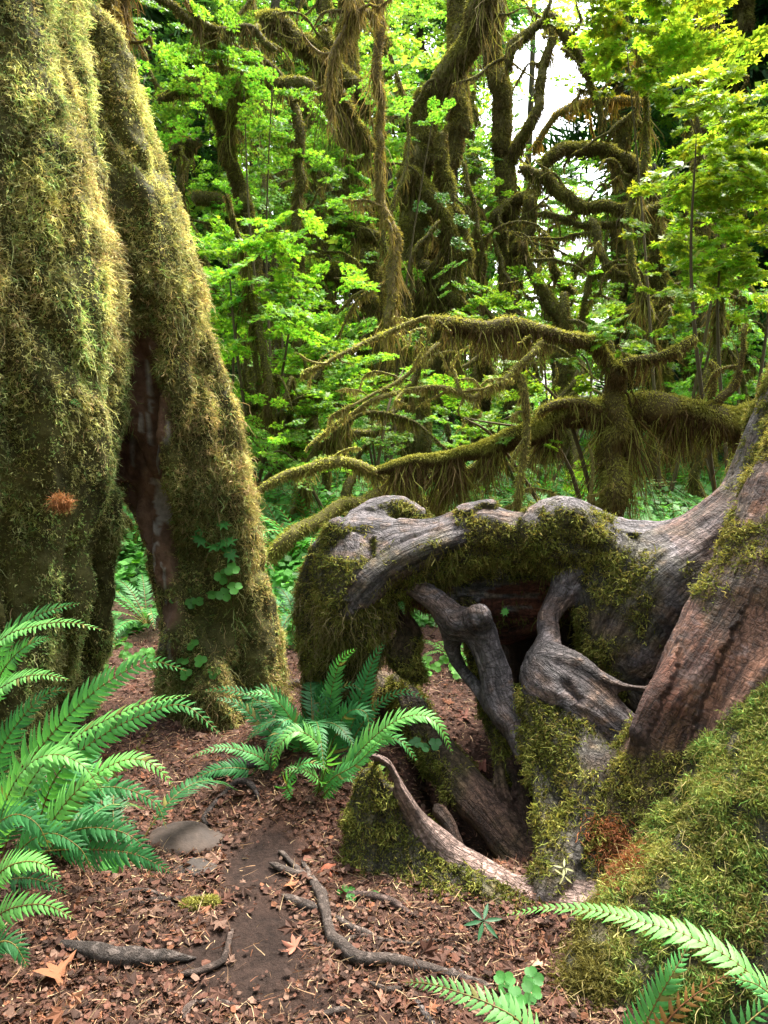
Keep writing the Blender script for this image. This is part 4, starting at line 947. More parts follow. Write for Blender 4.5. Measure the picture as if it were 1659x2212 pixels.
# ---------------------------------------------------------------- leafy crowns: vine maples in front of and between the trunks
GAP = [(1185, 145, 85, 108), (925, 75, 26, 40), (1560, 0, 30, 18), (870, 330, 10, 20)]
BM = dict(moss_top=(.22, .23, .045), moss_low=(.12, .09, .03))
def shrub(label, px, d, groups, pool, color, stems=3, group='vine maples between the trunks', cat='shrub'):
    rt = empty('vine_maple', gbase(px, d), label, cat, group)
    mb = MB(); pts = [s for g_ in groups for s in g_]
    for k in range(min(stems, len(pts))):
        s = pts[rng.integers(len(pts))]; e = at(*s[:3]); b = np.array(gbase(px, d)) + rng.normal(size=3) * .1; b[2] = -.05
        mid = (b + e) / 2 + np.array([rng.normal() * .3, rng.normal() * .2, .45])
        C = resample(np.array([b, mid, e]), n=6); V_, F_ = tube(C, np.linspace(.022, .005, len(C)), 5, .1); mb.add(V_, F_, 0, (.09, .07, .035))
    mb.part('stem', M_twig, rt)
    if d > 6.4:
        for k in range(2 + (len(pts) > 25) * 2):      # crooked mossy stems
            s = pts[rng.integers(len(pts))]; e = at(s[0], max(s[1] - 60 * rng.random(), -60), s[2]); b = np.array(gbase(px, d)) + np.array([rng.normal() * .5, rng.normal() * .3, 0]); b[2] = -.05; m_ = 6
            tt = np.linspace(0, 1, m_)[:, None]; C = b + (e - b) * tt; C[:, 2] += .5 * np.sin(tt[:, 0] * 3.1) * rng.random(); C[1:] += rng.normal(size=(m_ - 1, 3)) * .16
            K = np.concatenate([C, np.linspace(.045, .018, m_)[:, None] * (.7 + .6 * rng.random())], 1); mw, mm = MB(), MB(); limb_geo(mw, mm, K, hang=.35, p=1.6, seg=7, **BM)
            w_ = mw.part('mossy_stem', M_bark, rt); V_, F_, T_ = mm.data(); link('moss', mesh('moss', V_ - np.array(rt.location), F_, M_moss, T_), w_)
            q0 = K[rng.integers(2, 5)]; az = rng.random() * 6.28; l_ = .5 + .8 * rng.random(); hh = np.array([math.cos(az), math.sin(az) * .5, 0])
            K2 = np.array([[*q0[:3], .022], [*(q0[:3] + hh * l_ * .4 + [0, 0, .22]), .018], [*(q0[:3] + hh * l_ * .8 + [0, 0, .18]), .013], [*(q0[:3] + hh * l_ * 1.15 - [0, 0, .12]), .006]]); mw, mm = MB(), MB(); limb_geo(mw, mm, K2, hang=.4, p=1.2, seg=6, **BM)
            w_ = mw.part('mossy_stem', M_bark, rt); V_, F_, T_ = mm.data(); link('moss', mesh('moss', V_ - np.array(rt.location), F_, M_moss, T_), w_)
    leaves_on(rt, pts, pool, color); return rt
shrub('bright leafy vine maple beside the leaning mossy trunk, over the fern gully', 560, 7.5, [region(16, 430, 700, 470, 600, 7, 8.5, .5, .8), region(16, 500, 730, 640, 860, 7, 8.5, .5, .8)], B_LO, (1.1, 1.15, .8))
shrub('tall vine maple with layered mid green sprays left of the central maple', 620, 9, [region(20, 330, 620, 60, 220, 8.2, 10, .4, .7), region(34, 500, 760, 200, 480, 9.5, 12.5, .45, .8)], B_LO, (.95, 1.05, .9))
shrub('vine maple with small sprays in front of the central maple trunk', 830, 9.5, [region(10, 640, 980, 100, 640, 9, 10.4, .3, .5), region(8, 680, 900, 720, 920, 8, 9.5, .35, .6)], B_LO, (.9, 1, .9))
shrub('vine maple low behind the mossy dead branches, bright green', 1150, 8, [region(20, 980, 1300, 560, 760, 8.5, 11, .35, .6), region(10, 880, 1300, 800, 1000, 6.8, 8, .35, .6)], B_LO, (1.1, 1.1, .8))
shrub('vine maple filling the space under the arching limbs', 1200, 12, [region(44, 980, 1500, 260, 720, 12, 16, .4, .8, GAP)], B_LO, (1.0, 1.05, .85))
shrub('yellow green maple hanging large star leaves in from the right edge', 1600, 5.6, [region(26, 1500, 1720, 230, 480, 5.2, 7.2, .4, .75), region(20, 1450, 1680, 400, 640, 5.4, 7.2, .35, .6)], B_HI, (1.45, 1.12, .8), cat='shrub', group=None)
shrub('maple with sunlit yellow leaves high above the right background', 1440, 8, [region(16, 1330, 1560, -20, 100, 7.5, 9, .5, .8, GAP), region(7, 1390, 1500, 100, 210, 7.5, 8.5, .4, .6)], B_HI, (1.6, 1.15, .8), group=None)
shrub('vine maple of cool green leaves at the far right above the fallen log', 1600, 9, [region(36, 1440, 1700, 560, 880, 8, 12, .4, .7)], B_LO, (.95, 1.1, .9))
shrub('leafy sprays growing across the fallen mossy log and its upright post', 1330, 5.1, [[(1300, 705, 4.9, .38), (1350, 690, 4.9, .42), (1400, 700, 5.0, .36), (1260, 745, 4.9, .3), (1440, 715, 5.1, .3), (1130, 790, 5, .3), (1080, 880, 5, .3), (1000, 900, 5, .26), (1200, 935, 4.9, .22), (1130, 830, 5, .28), (1250, 830, 5.1, .22)]], B_HI, (1.35, 1.2, .8), group=None)
shrub('vine maple sprays leaning over the fern gully left of the dead branches', 760, 6.5, [region(8, 700, 880, 780, 960, 6.2, 7.5, .3, .45), region(10, 560, 720, 880, 1010, 6.2, 7.5, .3, .5)], B_LO, (1.1, 1.1, .9))
shrub('broad dark leaved vine maple high behind the central maple', 900, 13.5, [region(60, 460, 1100, -60, 420, 13, 18, .5, 1.0, GAP)], B_LO, (.9, .95, .9))
shrub('vine maple far behind the left trunks', 420, 12, [region(36, 300, 660, 150, 900, 12, 16, .5, 1.0)], B_LO, (.9, 1, .9))
shrub('low green shrub seen through the arched foot of the leaning trunk', 300, 7, [region(10, 240, 380, 1160, 1230, 6, 7.5, .4, .6)], B_LO, (1.0, 1.1, .9), group=None)
# conifers and broad trees beyond
for k, (px, d, n, c, pool, lab) in enumerate(((360, 17, 28, (1, 1, 1), B_NDL, 'dark conifer at the upper left behind the leaning trunk'), (1590, 15, 44, (.7, .8, .9), B_NDL, 'dark conifer filling the upper right corner'), (1530, 21, 26, (1.3, 1.4, 1.3), B_NDL, 'conifer between the sky gap and the upper right corner'), (700, 22, 24, (1.3, 1.4, 1.3), B_NDL, 'conifer behind the left shoulder of the central maple'), (960, 24, 22, (1.3, 1.4, 1.3), B_NDL, 'conifer directly behind the central maple'))):
    rt = empty('conifer_tree', gbase(px, d), lab, 'tree'); mb = MB(); b0 = np.array(gbase(px, d))
    zt_ = at(px, -250, d)[2]; C = np.array([[b0[0], d, -.1], [b0[0] + .1, d, zt_ * .5], [b0[0], d, zt_]]); V_, F_ = tube(resample(C, .5), np.linspace(.28, .1, len(resample(C, .5))), 9, .1); mb.add(V_, F_, 0, (.06, .045, .032)); mb.part('trunk', M_bark, rt)
    sp = []
    for q in range(n):
        z = 1.5 + (zt_ - 1.5) * q / n; a = rng.random() * 6.28; rr = .6 + 1.6 * rng.random(); sp.append((np.array([b0[0] + rr * math.cos(a), d + rr * math.sin(a), z]), 1.0 + .5 * rng.random()))
    for s_ in sp: leaves_on(rt, [s_], pool, c)
broad = []
for k in range(24):
    px = 150 + 1650 * (k + rng.random()) / 26; d = 15 + 14 * rng.random()
    if 1090 < px < 1290: continue
    rt = empty('forest_tree', gbase(px, d), 'broadleaf tree of pale green leaves in the far background', 'tree', 'far broadleaf trees')
    mb = MB(); b0 = np.array(gbase(px, d)); ztop = at(px, -200 if not 1110 < px < 1270 else 330, d)[2]
    C = resample(np.array([[b0[0], d, -.1], [b0[0] + rng.normal() * .5, d, ztop * .5], [b0[0] + rng.normal() * .6, d, ztop]]), .6); V_, F_ = tube(C, np.linspace(.16 + .1 * rng.random(), .06, len(C)), 8, .15); mb.add(V_, F_, 0, (.055, .045, .028)); mb.part('trunk', M_bark, rt)
    n = 20
    for q in range(n):
        z = .6 + (ztop - .3) * (q + rng.random()) / n; a = rng.random() * 6.28; rr = 2.6 * rng.random() ** .6
        P_ = np.array([b0[0] + rr * math.cos(a), d + rr * math.sin(a), z])
        # leave the canopy gap open
        vx = P_[0] / P_[1] * FP; pyy = 1106 - FP * math.tan(math.atan((P_[2] - CAMZ) / P_[1]) + PITCH)
        if z > 3 and any((((829.5 + vx) - g_[0]) / (g_[2] + 50)) ** 2 + ((pyy - g_[1]) / (g_[3] + 40)) ** 2 < 1 for g_ in GAP[:1]): continue
        leaves_on(rt, [(P_, .8 + .5 * rng.random())], B_FAR, (1.9, 1.6, 1.9))  # far crown colour brightened to stand in for light and haze
# the wood beyond, one mass
mb = MB(); n = 13000
d = 40 + 16 * rng.random(n); px = -200 + 2100 * rng.random(n); z = 26 * rng.random(n) ** 1.0 - .2
x = (px - 829.5) / FP * d; P = np.stack([x, d, z], 1)
keep = fbm(P, .30, 3) > -.22 + .45 * smooth(8, 20, z); pyy = 1106 - FP * np.tan(np.arctan((z - CAMZ) / d) + PITCH)
keep &= ((px - 1187) / 165) ** 2 + ((pyy - 145) / 190) ** 2 > 1
P = P[keep]; col = np.array([(.17, .40, .10)]) * (1 + .3 * rng.normal(size=(len(P), 1))).clip(.3, 2) * (1 + .35 * fbm(P, .5, 2)[:, None])  # leaf colour lifted to paint a luminous, hazy distance
scatter_leaves(mb, LEAF_MIN, P, np.array([0, -.3, 1.0]) + .5 * rng.normal(size=P.shape), rng.normal(size=P.shape), .75, col)
for k in range(60):
    d_ = 30 + 20 * rng.random(); pq = -200 + 2100 * rng.random(); pq = pq if abs(pq - 1190) > 130 else pq - 300; x_ = (pq - 829.5) / FP * d_; C = np.array([[x_, d_, -.3], [x_ + rng.normal() * .5, d_, 9], [x_ + rng.normal(), d_, 20]]); V_, F_ = tube(resample(C, n=4), np.linspace(.3, .1, len(resample(C, n=4))), 7); mb.add(V_, F_, 1, (.07, .055, .04))
n = 9000; a_ = R(60) + (2 * math.pi - R(120)) * rng.random(n); r_ = 9 + 9 * rng.random(n); z = .5 + 15 * rng.random(n)   # unseen dark leaves added round behind the viewer to block front light
P = np.stack([np.sin(a_) * r_, np.cos(a_) * r_, z], 1); P = P[fbm(P, .3, 2) > -.35]
scatter_leaves(mb, LEAF_MIN, P, np.array([0, -.3, 1.0]) + .8 * rng.normal(size=P.shape), rng.normal(size=P.shape), .9, np.array([(.05, .13, .03)]) * (1 + .3 * rng.normal(size=(len(P), 1))).clip(.3, 2))
V_, F_, T_ = mb.data(); tag(link('far_wood_and_light_block', mesh('far_wood_and_light_block', V_, F_, [M_leaf, M_bark], T_)), 'pale green wood closing the view behind the trees, plus unseen leaves added behind the viewer to block light', 'wood', kind='stuff')
# ================================================================ fallen mossy tree and dead branches across the middle
FM = dict(fuzz=1.7, moss_top=(.42, .44, .09), moss_low=(.26, .21, .07), wood=(.17, .15, .05), step=.04, seg=10)
DK = dict(moss_top=(.22, .20, .05), moss_low=(.10, .07, .028), wood=(.10, .08, .03), step=.04, seg=12)
_sk = sk
def sk(p_): return np.array([[*at(q[0], q[1], q[2]), rad(q[3] * .8, q[2])] for q in p_])
rt = mossy_tree('fallen_tree', 'fallen log hung with a dark fringe of moss, behind the right end of the arch', 'fallen tree', gbase(1330, 5.0), [
 ('trunk', [(1760, 870, 5.2, 34), (1600, 905, 5.1, 38), (1500, 905, 5.05, 36), (1400, 900, 5, 42), (1300, 892, 5, 34), (1220, 895, 5, 32), (1140, 935, 5, 26), (1060, 962, 5, 22), (980, 980, 5, 17), (900, 985, 5, 14), (840, 1000, 5, 14), (815, 1015, 5, 9)], dict(hang=.62, p=1.5, hf=7, dens=3.0)),
 ('post', [(1325, 1180, 4.9, 34), (1322, 1060, 4.9, 32), (1335, 960, 4.9, 28), (1345, 880, 4.9, 26), (1335, 800, 4.9, 20)], dict(hang=.16)),
 ('branch', [(1335, 800, 4.9, 18), (1360, 780, 4.9, 13), (1420, 758, 4.9, 14), (1470, 742, 4.9, 13), (1502, 728, 4.9, 8)], dict(hang=.26, p=1)),
 ('branch', [(1335, 800, 4.9, 16), (1290, 760, 4.9, 17), (1235, 735, 4.85, 16), (1180, 725, 4.8, 16), (1120, 712, 4.8, 22), (1060, 712, 4.8, 22), (1000, 706, 4.8, 20), (960, 705, 4.8, 15), (925, 690, 4.8, 8)], dict(hang=.2, p=1.2)),
 ('branch', [(1160, 895, 4.9, 9), (1210, 880, 4.9, 10), (1260, 870, 4.9, 11), (1300, 880, 4.95, 14)], dict(hang=.15)),
 ('stub', [(1535, 880, 5, 12), (1575, 840, 5, 10), (1600, 770, 5, 6), (1612, 700, 5, 5)], dict(hang=.12)),
 ('stub', [(1530, 860, 5, 9), (1535, 800, 5, 7), (1532, 780, 5, 4)], dict(hang=.1)),
], hang=.2, **{**DK, 'fuzz': 2.2, 'moss_top': (.36, .36, .08), 'moss_low': (.12, .08, .032)})
mossy_tree('mossy_branch', 'dead branch fanning left in long bare curves, thinly coated in bright yellow moss', 'branch', gbase(1100, 4.7), [
 ('branch', [(935, 685, 4.7, 6), (880, 705, 4.65, 6), (820, 730, 4.6, 6), (750, 765, 4.5, 5), (690, 795, 4.45, 5), (650, 810, 4.4, 4)], dict(hang=.10)),
 ('branch', [(1175, 735, 4.75, 9), (1150, 765, 4.7, 9), (1110, 795, 4.7, 9), (1060, 830, 4.65, 8), (1015, 858, 4.6, 9), (985, 840, 4.6, 6), (930, 832, 4.6, 6), (860, 845, 4.55, 6), (800, 868, 4.5, 6), (730, 920, 4.5, 5), (660, 975, 4.4, 3)], dict(hang=.12)),
 ('branch', [(950, 740, 4.7, 6), (915, 775, 4.6, 5), (870, 815, 4.6, 5), (810, 850, 4.5, 4), (740, 885, 4.4, 3), (710, 905, 4.4, 2)], dict(hang=.16, p=1)),
 ('branch', [(925, 690, 4.7, 4), (930, 720, 4.7, 4), (918, 760, 4.7, 3)], dict(hang=.1)),
 ('branch', [(975, 790, 4.65, 4), (985, 830, 4.6, 5), (1005, 860, 4.6, 5)], dict(hang=.05)),
 ('branch', [(1120, 800, 4.7, 9), (1138, 880, 4.7, 10), (1140, 960, 4.7, 9), (1132, 1040, 4.7, 8), (1122, 1110, 4.7, 8)], dict(hang=.16)),
 ('branch', [(1270, 960, 4.8, 4), (1278, 1020, 4.8, 5), (1268, 1080, 4.8, 4), (1262, 1110, 4.8, 3)], dict(hang=.05, fuzz=.3)),
], hang=.12, **FM)
mossy_tree('mossy_branch', 'low mossy limbs crossing behind the left end of the arching root', 'branch', gbase(800, 5.2), [
 ('branch', [(545, 1070, 5.0, 9), (600, 1035, 5.05, 11), (660, 1010, 5.1, 13), (730, 998, 5.15, 14), (800, 1015, 5.2, 14), (850, 1040, 5.25, 15), (900, 1070, 5.3, 16), (960, 1100, 5.35, 18)], dict(hang=.2)),
 ('branch', [(580, 1210, 4.8, 20), (640, 1160, 4.9, 20), (700, 1115, 5, 19), (760, 1080, 5.1, 16), (820, 1050, 5.2, 14), (900, 1005, 5.3, 12), (970, 990, 5.4, 12)], dict(hang=.1)),
 ('branch', [(930, 1075, 5.2, 16), (980, 1040, 5.1, 17), (1030, 1000, 5.05, 17), (1080, 960, 5, 15)], dict(hang=.15)),
], hang=.15, **FM).name = 'mossy_branch.001'
sk = _sk
mossy_tree('hanging_branch', 'mossy stump of a limb hanging in at the top left corner above the leaning trunk', 'branch', tuple(at(250, 60, 3.9)), [
 ('branch', [(230, -60, 3.9, 16), (238, 20, 3.9, 15), (240, 60, 3.9, 12), (248, 90, 3.9, 7)], dict(hang=.25, p=.6)),
 ('branch', [(280, -60, 4.0, 9), (275, 40, 4.0, 8), (272, 110, 4.0, 6)], dict(hang=.2, p=.6)),
], hang=.2, moss_top=(.25, .2, .05), moss_low=(.2, .13, .05), step=.03)

# ================================================================ ferns
def fern(label, base, fr, group=None, green=FG2, name='sword_fern', extra=None, npair=32, nseg=5):
    rt = empty(name, base, label, 'fern', group)
    for f in fr:
        mb = MB(); c = f.get('c', green)
        frond(mb, np.array(f['p']), f['h'], f.get('n', npair), green=c, uph=f.get('u'), nseg=f.get('s', nseg), twist=f.get('tw', 0), stalk=f.get('st', .10), stemr=f.get('sr', .0028), serr=f.get('se', .14), m0=0, m1=0, ang=f.get('a', 72), droop=f.get('dr', .18), stem_col=f.get('sc', (.17, .13, .03)))
        mb.part('frond', M_fern, rt)
    return rt
def pp(*a): return [at(*q) for q in a]
up_cam = lambda k=.6: np.array([0, -k, 1.0])
bL = at(20, 1900, 2.05); b0 = (20, 1880, 2.02)
Lf = [
 dict(p=pp((-40, 1560, 2.1), (0, 1400, 2.1), (55, 1345, 2.08), (110, 1318, 2.05), (178, 1303, 2.0)), h=.065, c=FG1, u=up_cam(.9)),
 dict(p=pp((-80, 1500, 1.95), (0, 1385, 1.9), (80, 1352, 1.85), (150, 1345, 1.8), (228, 1363, 1.75)), h=.052, c=FG3, u=up_cam(.5)),
 dict(p=pp((-80, 1640, 1.8), (-30, 1520, 1.78), (30, 1470, 1.75), (90, 1458, 1.7), (152, 1470, 1.66)), h=.055, c=FG3, u=up_cam(.6)),
 dict(p=pp((-30, 1560, 2.05), (0, 1460, 2.05), (50, 1400, 2.0), (110, 1375, 2.0)), h=.07, c=FG1, u=up_cam(1.2)),
 dict(p=pp((-10, 1860, 2.2), (30, 1700, 2.2), (100, 1600, 2.2), (180, 1515, 2.2), (260, 1456, 2.2), (330, 1430, 2.2), (406, 1450, 2.15)), h=.098, c=FG1, u=up_cam(1.5), n=44),
 dict(p=pp((0, 1860, 2.05), (60, 1700, 2.05), (140, 1610, 2.05), (230, 1555, 2.02), (320, 1518, 2.0), (420, 1500, 1.95)), h=.075, c=FG3, u=up_cam(.35), n=40),
 dict(p=pp((60, 1860, 2.1), (120, 1680, 2.1), (220, 1590, 2.1), (320, 1540, 2.08), (400, 1525, 2.05), (482, 1592, 2.0)), h=.085, c=FG1, u=up_cam(.9), n=42),
 dict(p=pp((-20, 1900, 1.9), (10, 1740, 1.9), (60, 1655, 1.88), (120, 1630, 1.86), (180, 1655, 1.84), (225, 1718, 1.82)), h=.085, c=FG3, u=up_cam(.5), n=36),
 dict(p=pp((40, 1900, 1.95), (130, 1750, 1.98), (210, 1672, 2.0), (280, 1640, 2.0), (335, 1655, 1.98), (376, 1700, 1.96)), h=.08, c=FG3, u=up_cam(.5), n=34),
 dict(p=pp((0, 1860, 2.0), (90, 1840, 2.0), (190, 1835, 1.98), (290, 1845, 1.95), (372, 1885, 1.92)), h=.08, c=FG2, u=up_cam(1.4), n=30, st=.3),
 dict(p=pp((20, 1850, 2.1), (140, 1730, 2.12), (240, 1700, 2.12), (330, 1730, 2.1), (360, 1790, 2.05)), h=.075, c=FG2, u=up_cam(.8), n=32),
 dict(p=pp((-60, 1960, 1.7), (0, 1885, 1.68), (50, 1862, 1.66), (95, 1868, 1.64), (132, 1900, 1.62)), h=.06, c=FG3, u=up_cam(.7), n=26),
 dict(p=pp((-60, 2040, 1.62), (0, 1975, 1.62), (60, 1955, 1.6), (110, 1958, 1.6), (162, 1985, 1.58)), h=.055, c=FG3, u=up_cam(.7), n=22),
 dict(p=pp((10, 1900, 1.95), (60, 1960, 1.9), (120, 2020, 1.85), (200, 2045, 1.82), (345, 2055, 1.82)), h=.03, c=(.10, .15, .03), u=up_cam(1), n=34, st=.3),
 dict(p=pp((10, 1880, 2.15), (100, 1790, 2.2), (200, 1760, 2.2), (300, 1780, 2.2)), h=.08, c=FG2 * .8, u=up_cam(.8), n=28),
 dict(p=pp((-20, 1900, 2.2), (20, 1780, 2.2), (60, 1720, 2.2), (120, 1700, 2.2), (180, 1720, 2.2)), h=.09, c=FG2 * .8, u=up_cam(1), n=28),
 dict(p=pp((-40, 1800, 2.3), (-10, 1650, 2.3), (40, 1560, 2.3), (100, 1500, 2.3), (150, 1490, 2.3)), h=.09, c=FG2 * .9, u=up_cam(1.5), n=30),
 dict(p=pp((10, 1900, 1.95), (50, 1830, 1.9), (110, 1800, 1.88), (170, 1830, 1.86), (200, 1880, 1.84)), h=.07, c=FG2, u=up_cam(.8), n=26),
 dict(p=pp((-60, 1900, 1.8), (-20, 1800, 1.8), (30, 1760, 1.78), (80, 1780, 1.76), (110, 1840, 1.74)), h=.075, c=FG2, u=up_cam(.8), n=26),
 dict(p=pp((-60, 2100, 1.6), (-10, 2040, 1.6), (30, 2040, 1.6), (60, 2090, 1.58)), h=.06, c=FG2 * .7, u=up_cam(.7), n=20),
 dict(p=pp((-20, 1920, 2.0), (20, 1900, 1.95), (80, 1900, 1.9), (150, 1930, 1.88)), h=.06, c=FG2 * .8, u=up_cam(.8), n=22),
 dict(p=pp((60, 1880, 2.0), (150, 1800, 2.02), (230, 1790, 2.0), (300, 1820, 1.98), (330, 1900, 1.95)), h=.07, c=FG2 * .9, u=up_cam(.8), n=28),
 dict(p=pp((90, 1860, 2.02), (180, 1700, 2.05), (260, 1660, 2.05), (340, 1560, 2.05)), h=.05, c=(.12, .10, .03), u=up_cam(.8), n=20),
]
for k in range(18):
    a = -1.5 + 2.5 * rng.random() ; Lf.append(dict(p=arc_path(np.array([-.98 + .12 * rng.normal(), 2.15 + .12 * rng.normal(), .12]), a, .38 + .22 * rng.random(), .75, .75), h=.07, c=FG2 * (.7 + .4 * rng.random()), n=28))
fern('large sword fern filling the lower left corner with long arching fronds', (-.98, 2.1, .1), Lf)
Cf = [
 dict(p=pp((650, 1720, 2.75), (610, 1580, 2.8), (550, 1510, 2.85), (490, 1490, 2.85), (436, 1492, 2.85)), h=.07, c=FG2, u=up_cam(.9)),
 dict(p=pp((655, 1720, 2.7), (620, 1620, 2.72), (560, 1560, 2.72), (510, 1520, 2.72), (463, 1508, 2.7)), h=.075, c=FG2, u=up_cam(.6)),
 dict(p=pp((640, 1730, 2.6), (580, 1650, 2.58), (520, 1620, 2.55), (465, 1617, 2.5), (410, 1637, 2.45)), h=.055, c=FG1, u=up_cam(.6)),
 dict(p=pp((640, 1730, 2.6), (560, 1670, 2.6), (480, 1660, 2.55), (402, 1690, 2.5)), h=.07, c=FG2 * .9, u=up_cam(.9)),
 dict(p=pp((680, 1720, 2.8), (740, 1620, 2.8), (775, 1520, 2.8), (805, 1430, 2.8), (832, 1385, 2.8)), h=.10, c=FG2 * 1.3, u=np.array([-.2, -1.5, .4]), n=34),
 dict(p=pp((675, 1720, 2.78), (700, 1600, 2.78), (715, 1500, 2.78), (735, 1430, 2.76), (770, 1400, 2.7)), h=.085, c=FG1, u=np.array([.1, -1.5, .4]), n=34),
 dict(p=pp((665, 1720, 2.7), (650, 1610, 2.68), (620, 1540, 2.66), (575, 1500, 2.64), (520, 1500, 2.6)), h=.075, c=FG1 * 1.1, u=up_cam(.7), n=34),
 dict(p=pp((665, 1720, 2.8), (670, 1600, 2.85), (690, 1520, 2.85), (705, 1490, 2.8), (695, 1590, 2.72)), h=.085, c=FG2 * .9, u=np.array([0, -1, .6])),
 dict(p=pp((660, 1720, 2.75), (640, 1600, 2.75), (600, 1510, 2.75), (560, 1490, 2.75), (540, 1530, 2.7)), h=.08, c=FG1 * .8, u=up_cam(.9)),
 dict(p=pp((680, 1720, 2.7), (720, 1600, 2.7), (750, 1540, 2.68), (790, 1540, 2.65), (800, 1600, 2.6)), h=.085, c=FG2, u=up_cam(1)),
 dict(p=pp((690, 1720, 2.75), (760, 1600, 2.78), (810, 1530, 2.78), (870, 1495, 2.75), (940, 1518, 2.7)), h=.055, c=FG2 * 1.2, u=up_cam(.9)),
 dict(p=pp((700, 1720, 2.55), (780, 1620, 2.5), (850, 1560, 2.48), (910, 1545, 2.45), (950, 1570, 2.42), (978, 1630, 2.4)), h=.085, c=FG3, u=up_cam(.5), n=40),
 dict(p=pp((700, 1720, 2.55), (770, 1635, 2.5), (820, 1600, 2.48), (865, 1600, 2.45), (903, 1648, 2.42)), h=.07, c=FG1 * 1.1, u=up_cam(.5)),
 dict(p=pp((680, 1720, 2.5), (720, 1680, 2.45), (770, 1650, 2.42), (830, 1590, 2.4)), h=.05, c=FG1, u=up_cam(.8)),
 dict(p=pp((680, 1730, 2.6), (705, 1650, 2.5), (680, 1600, 2.45), (640, 1580, 2.42), (605, 1610, 2.38), (590, 1665, 2.36)), h=.085, c=FG3 * .9, u=up_cam(.6), n=38),
 dict(p=pp((650, 1740, 2.5), (620, 1700, 2.45), (640, 1660, 2.4), (670, 1648, 2.38), (708, 1662, 2.36)), h=.06, c=FG1, u=up_cam(.6), n=26),
 dict(p=pp((680, 1730, 2.55), (690, 1690, 2.45), (660, 1665, 2.4), (625, 1662, 2.37), (598, 1680, 2.35)), h=.05, c=FG3 * .8, u=up_cam(.6), n=26),
 dict(p=pp((690, 1730, 2.5), (715, 1700, 2.45), (745, 1680, 2.42), (780, 1690, 2.4)), h=.05, c=FG1, u=up_cam(.8), n=22),
 dict(p=pp((660, 1720, 2.75), (650, 1620, 2.7), (635, 1560, 2.68), (610, 1560, 2.62), (585, 1600, 2.6)), h=.08, c=FG2, u=up_cam(.7)),
 dict(p=pp((670, 1720, 2.75), (700, 1560, 2.8), (720, 1500, 2.8), (760, 1480, 2.78), (790, 1500, 2.75)), h=.07, c=FG2 * .9, u=up_cam(.9)),
]
for k in range(9):
    a = rng.random() * 6.28; Cf.append(dict(p=arc_path(np.array([-.28, 2.75, .18]), a, .35 + .2 * rng.random(), .9, .7), h=.065, c=FG2 * (.6 + .4 * rng.random()), n=24))
fern('dark glossy sword fern growing in the middle, at the foot of the arching root', (-.28, 2.7, .15), Cf, green=FG2)
fern('fern reaching in at the lower right with one long edge-on frond and a browned one', tuple(at(1680, 2250, 1.5)), [
 dict(p=pp((1760, 2230, 1.35), (1640, 2120, 1.38), (1560, 2060, 1.42), (1470, 2015, 1.46), (1380, 1990, 1.5), (1290, 1968, 1.55), (1180, 1962, 1.6), (1085, 1978, 1.65)), h=.062, c=FG3, u=np.array([.0, -.15, 1.0]), n=46, st=.02, sr=.002),
 dict(p=pp((1330, 2330, 1.3), (1385, 2230, 1.32), (1420, 2160, 1.34), (1455, 2100, 1.36), (1488, 2040, 1.4)), h=.066, c=FG1 * 1.2, u=np.array([.2, -1.2, .9]), n=24, st=.02, se=.05),
 dict(p=pp((1380, 2330, 1.3), (1440, 2210, 1.32), (1500, 2150, 1.34), (1580, 2100, 1.36)), h=.045, c=(.34, .17, .05), u=np.array([.2, -1.0, .8]), n=16, st=.02, sc=(.2, .08, .03)),
 dict(p=pp((1800, 2330, 1.25), (1700, 2190, 1.27), (1640, 2130, 1.3), (1570, 2110, 1.33)), h=.06, c=FG1, u=np.array([.1, -.8, 1.0]), n=20, st=.02),
 dict(p=pp((1560, 2330, 1.25), (1600, 2230, 1.27), (1650, 2180, 1.3), (1700, 2150, 1.3)), h=.05, c=FG1 * .6, u=np.array([.2, -1.0, .8]), n=14, st=.02),
], nseg=9, name='sword_fern')
fern('single pale frond poking up at the bottom edge on the path', tuple(at(1150, 2330, 1.4)), [
 dict(p=pp((1230, 2340, 1.35), (1130, 2215, 1.38), (1060, 2170, 1.4), (980, 2140, 1.43), (925, 2125, 1.46), (868, 2122, 1.5)), h=.055, c=FG3 * np.array([1.3, 1.1, 1.5]), u=up_cam(.7), n=28, st=.02)], nseg=9)
# fern seen through the root window, on the arch side and behind the left leg
def arcfern(label, base, n, L, h, c, group=None, rise=.9, npair=26, azr=(0, 6.28), nseg=4):
    b = np.array(base, float); fr = []
    for k in range(n):
        az = azr[0] + (azr[1] - azr[0]) * (k + rng.random() * .7) / n; fr.append(dict(p=arc_path(b, az, L * (.8 + .35 * rng.random()), rise + rng.normal() * .12, .55 + .2 * rng.random()), h=h, c=np.asarray(c) * (.75 + .5 * rng.random()), n=npair, s=nseg, sr=.004))
    return fern(label, tuple(b), fr, group)
def gp(px, py): d = gd(py); q = at(px, py, d); return (q[0], q[1], float(terr(q[0], q[1])))
arcfern('bright little fern seen through the gap under the arching root', gp(985, 1430), 7, .42, .05, (.10, .33, .04), npair=18)
arcfern('green fern standing behind the arched foot of the leaning trunk', (at(320, 1380, 4.7)[0], 4.7, 0), 14, .75, .075, (.05, .2, .04))
arcfern('sword fern with cool green drooping fronds between the leaning trunk and the arching root', (at(650, 1330, 4.6)[0], 4.5, .05), 14, .62, .07, (.04, .17, .05), rise=1.05)
fern('tiny fern sprig growing from the underside of the arching root', tuple(at(865, 1300, 2.98)), [dict(p=pp((862, 1298, 2.98), (868, 1308, 2.93), (874, 1330, 2.91)), h=.022, c=FG1, n=9, st=.05, sr=.001, u=np.array([0, -1, .4]))], name='small_fern')
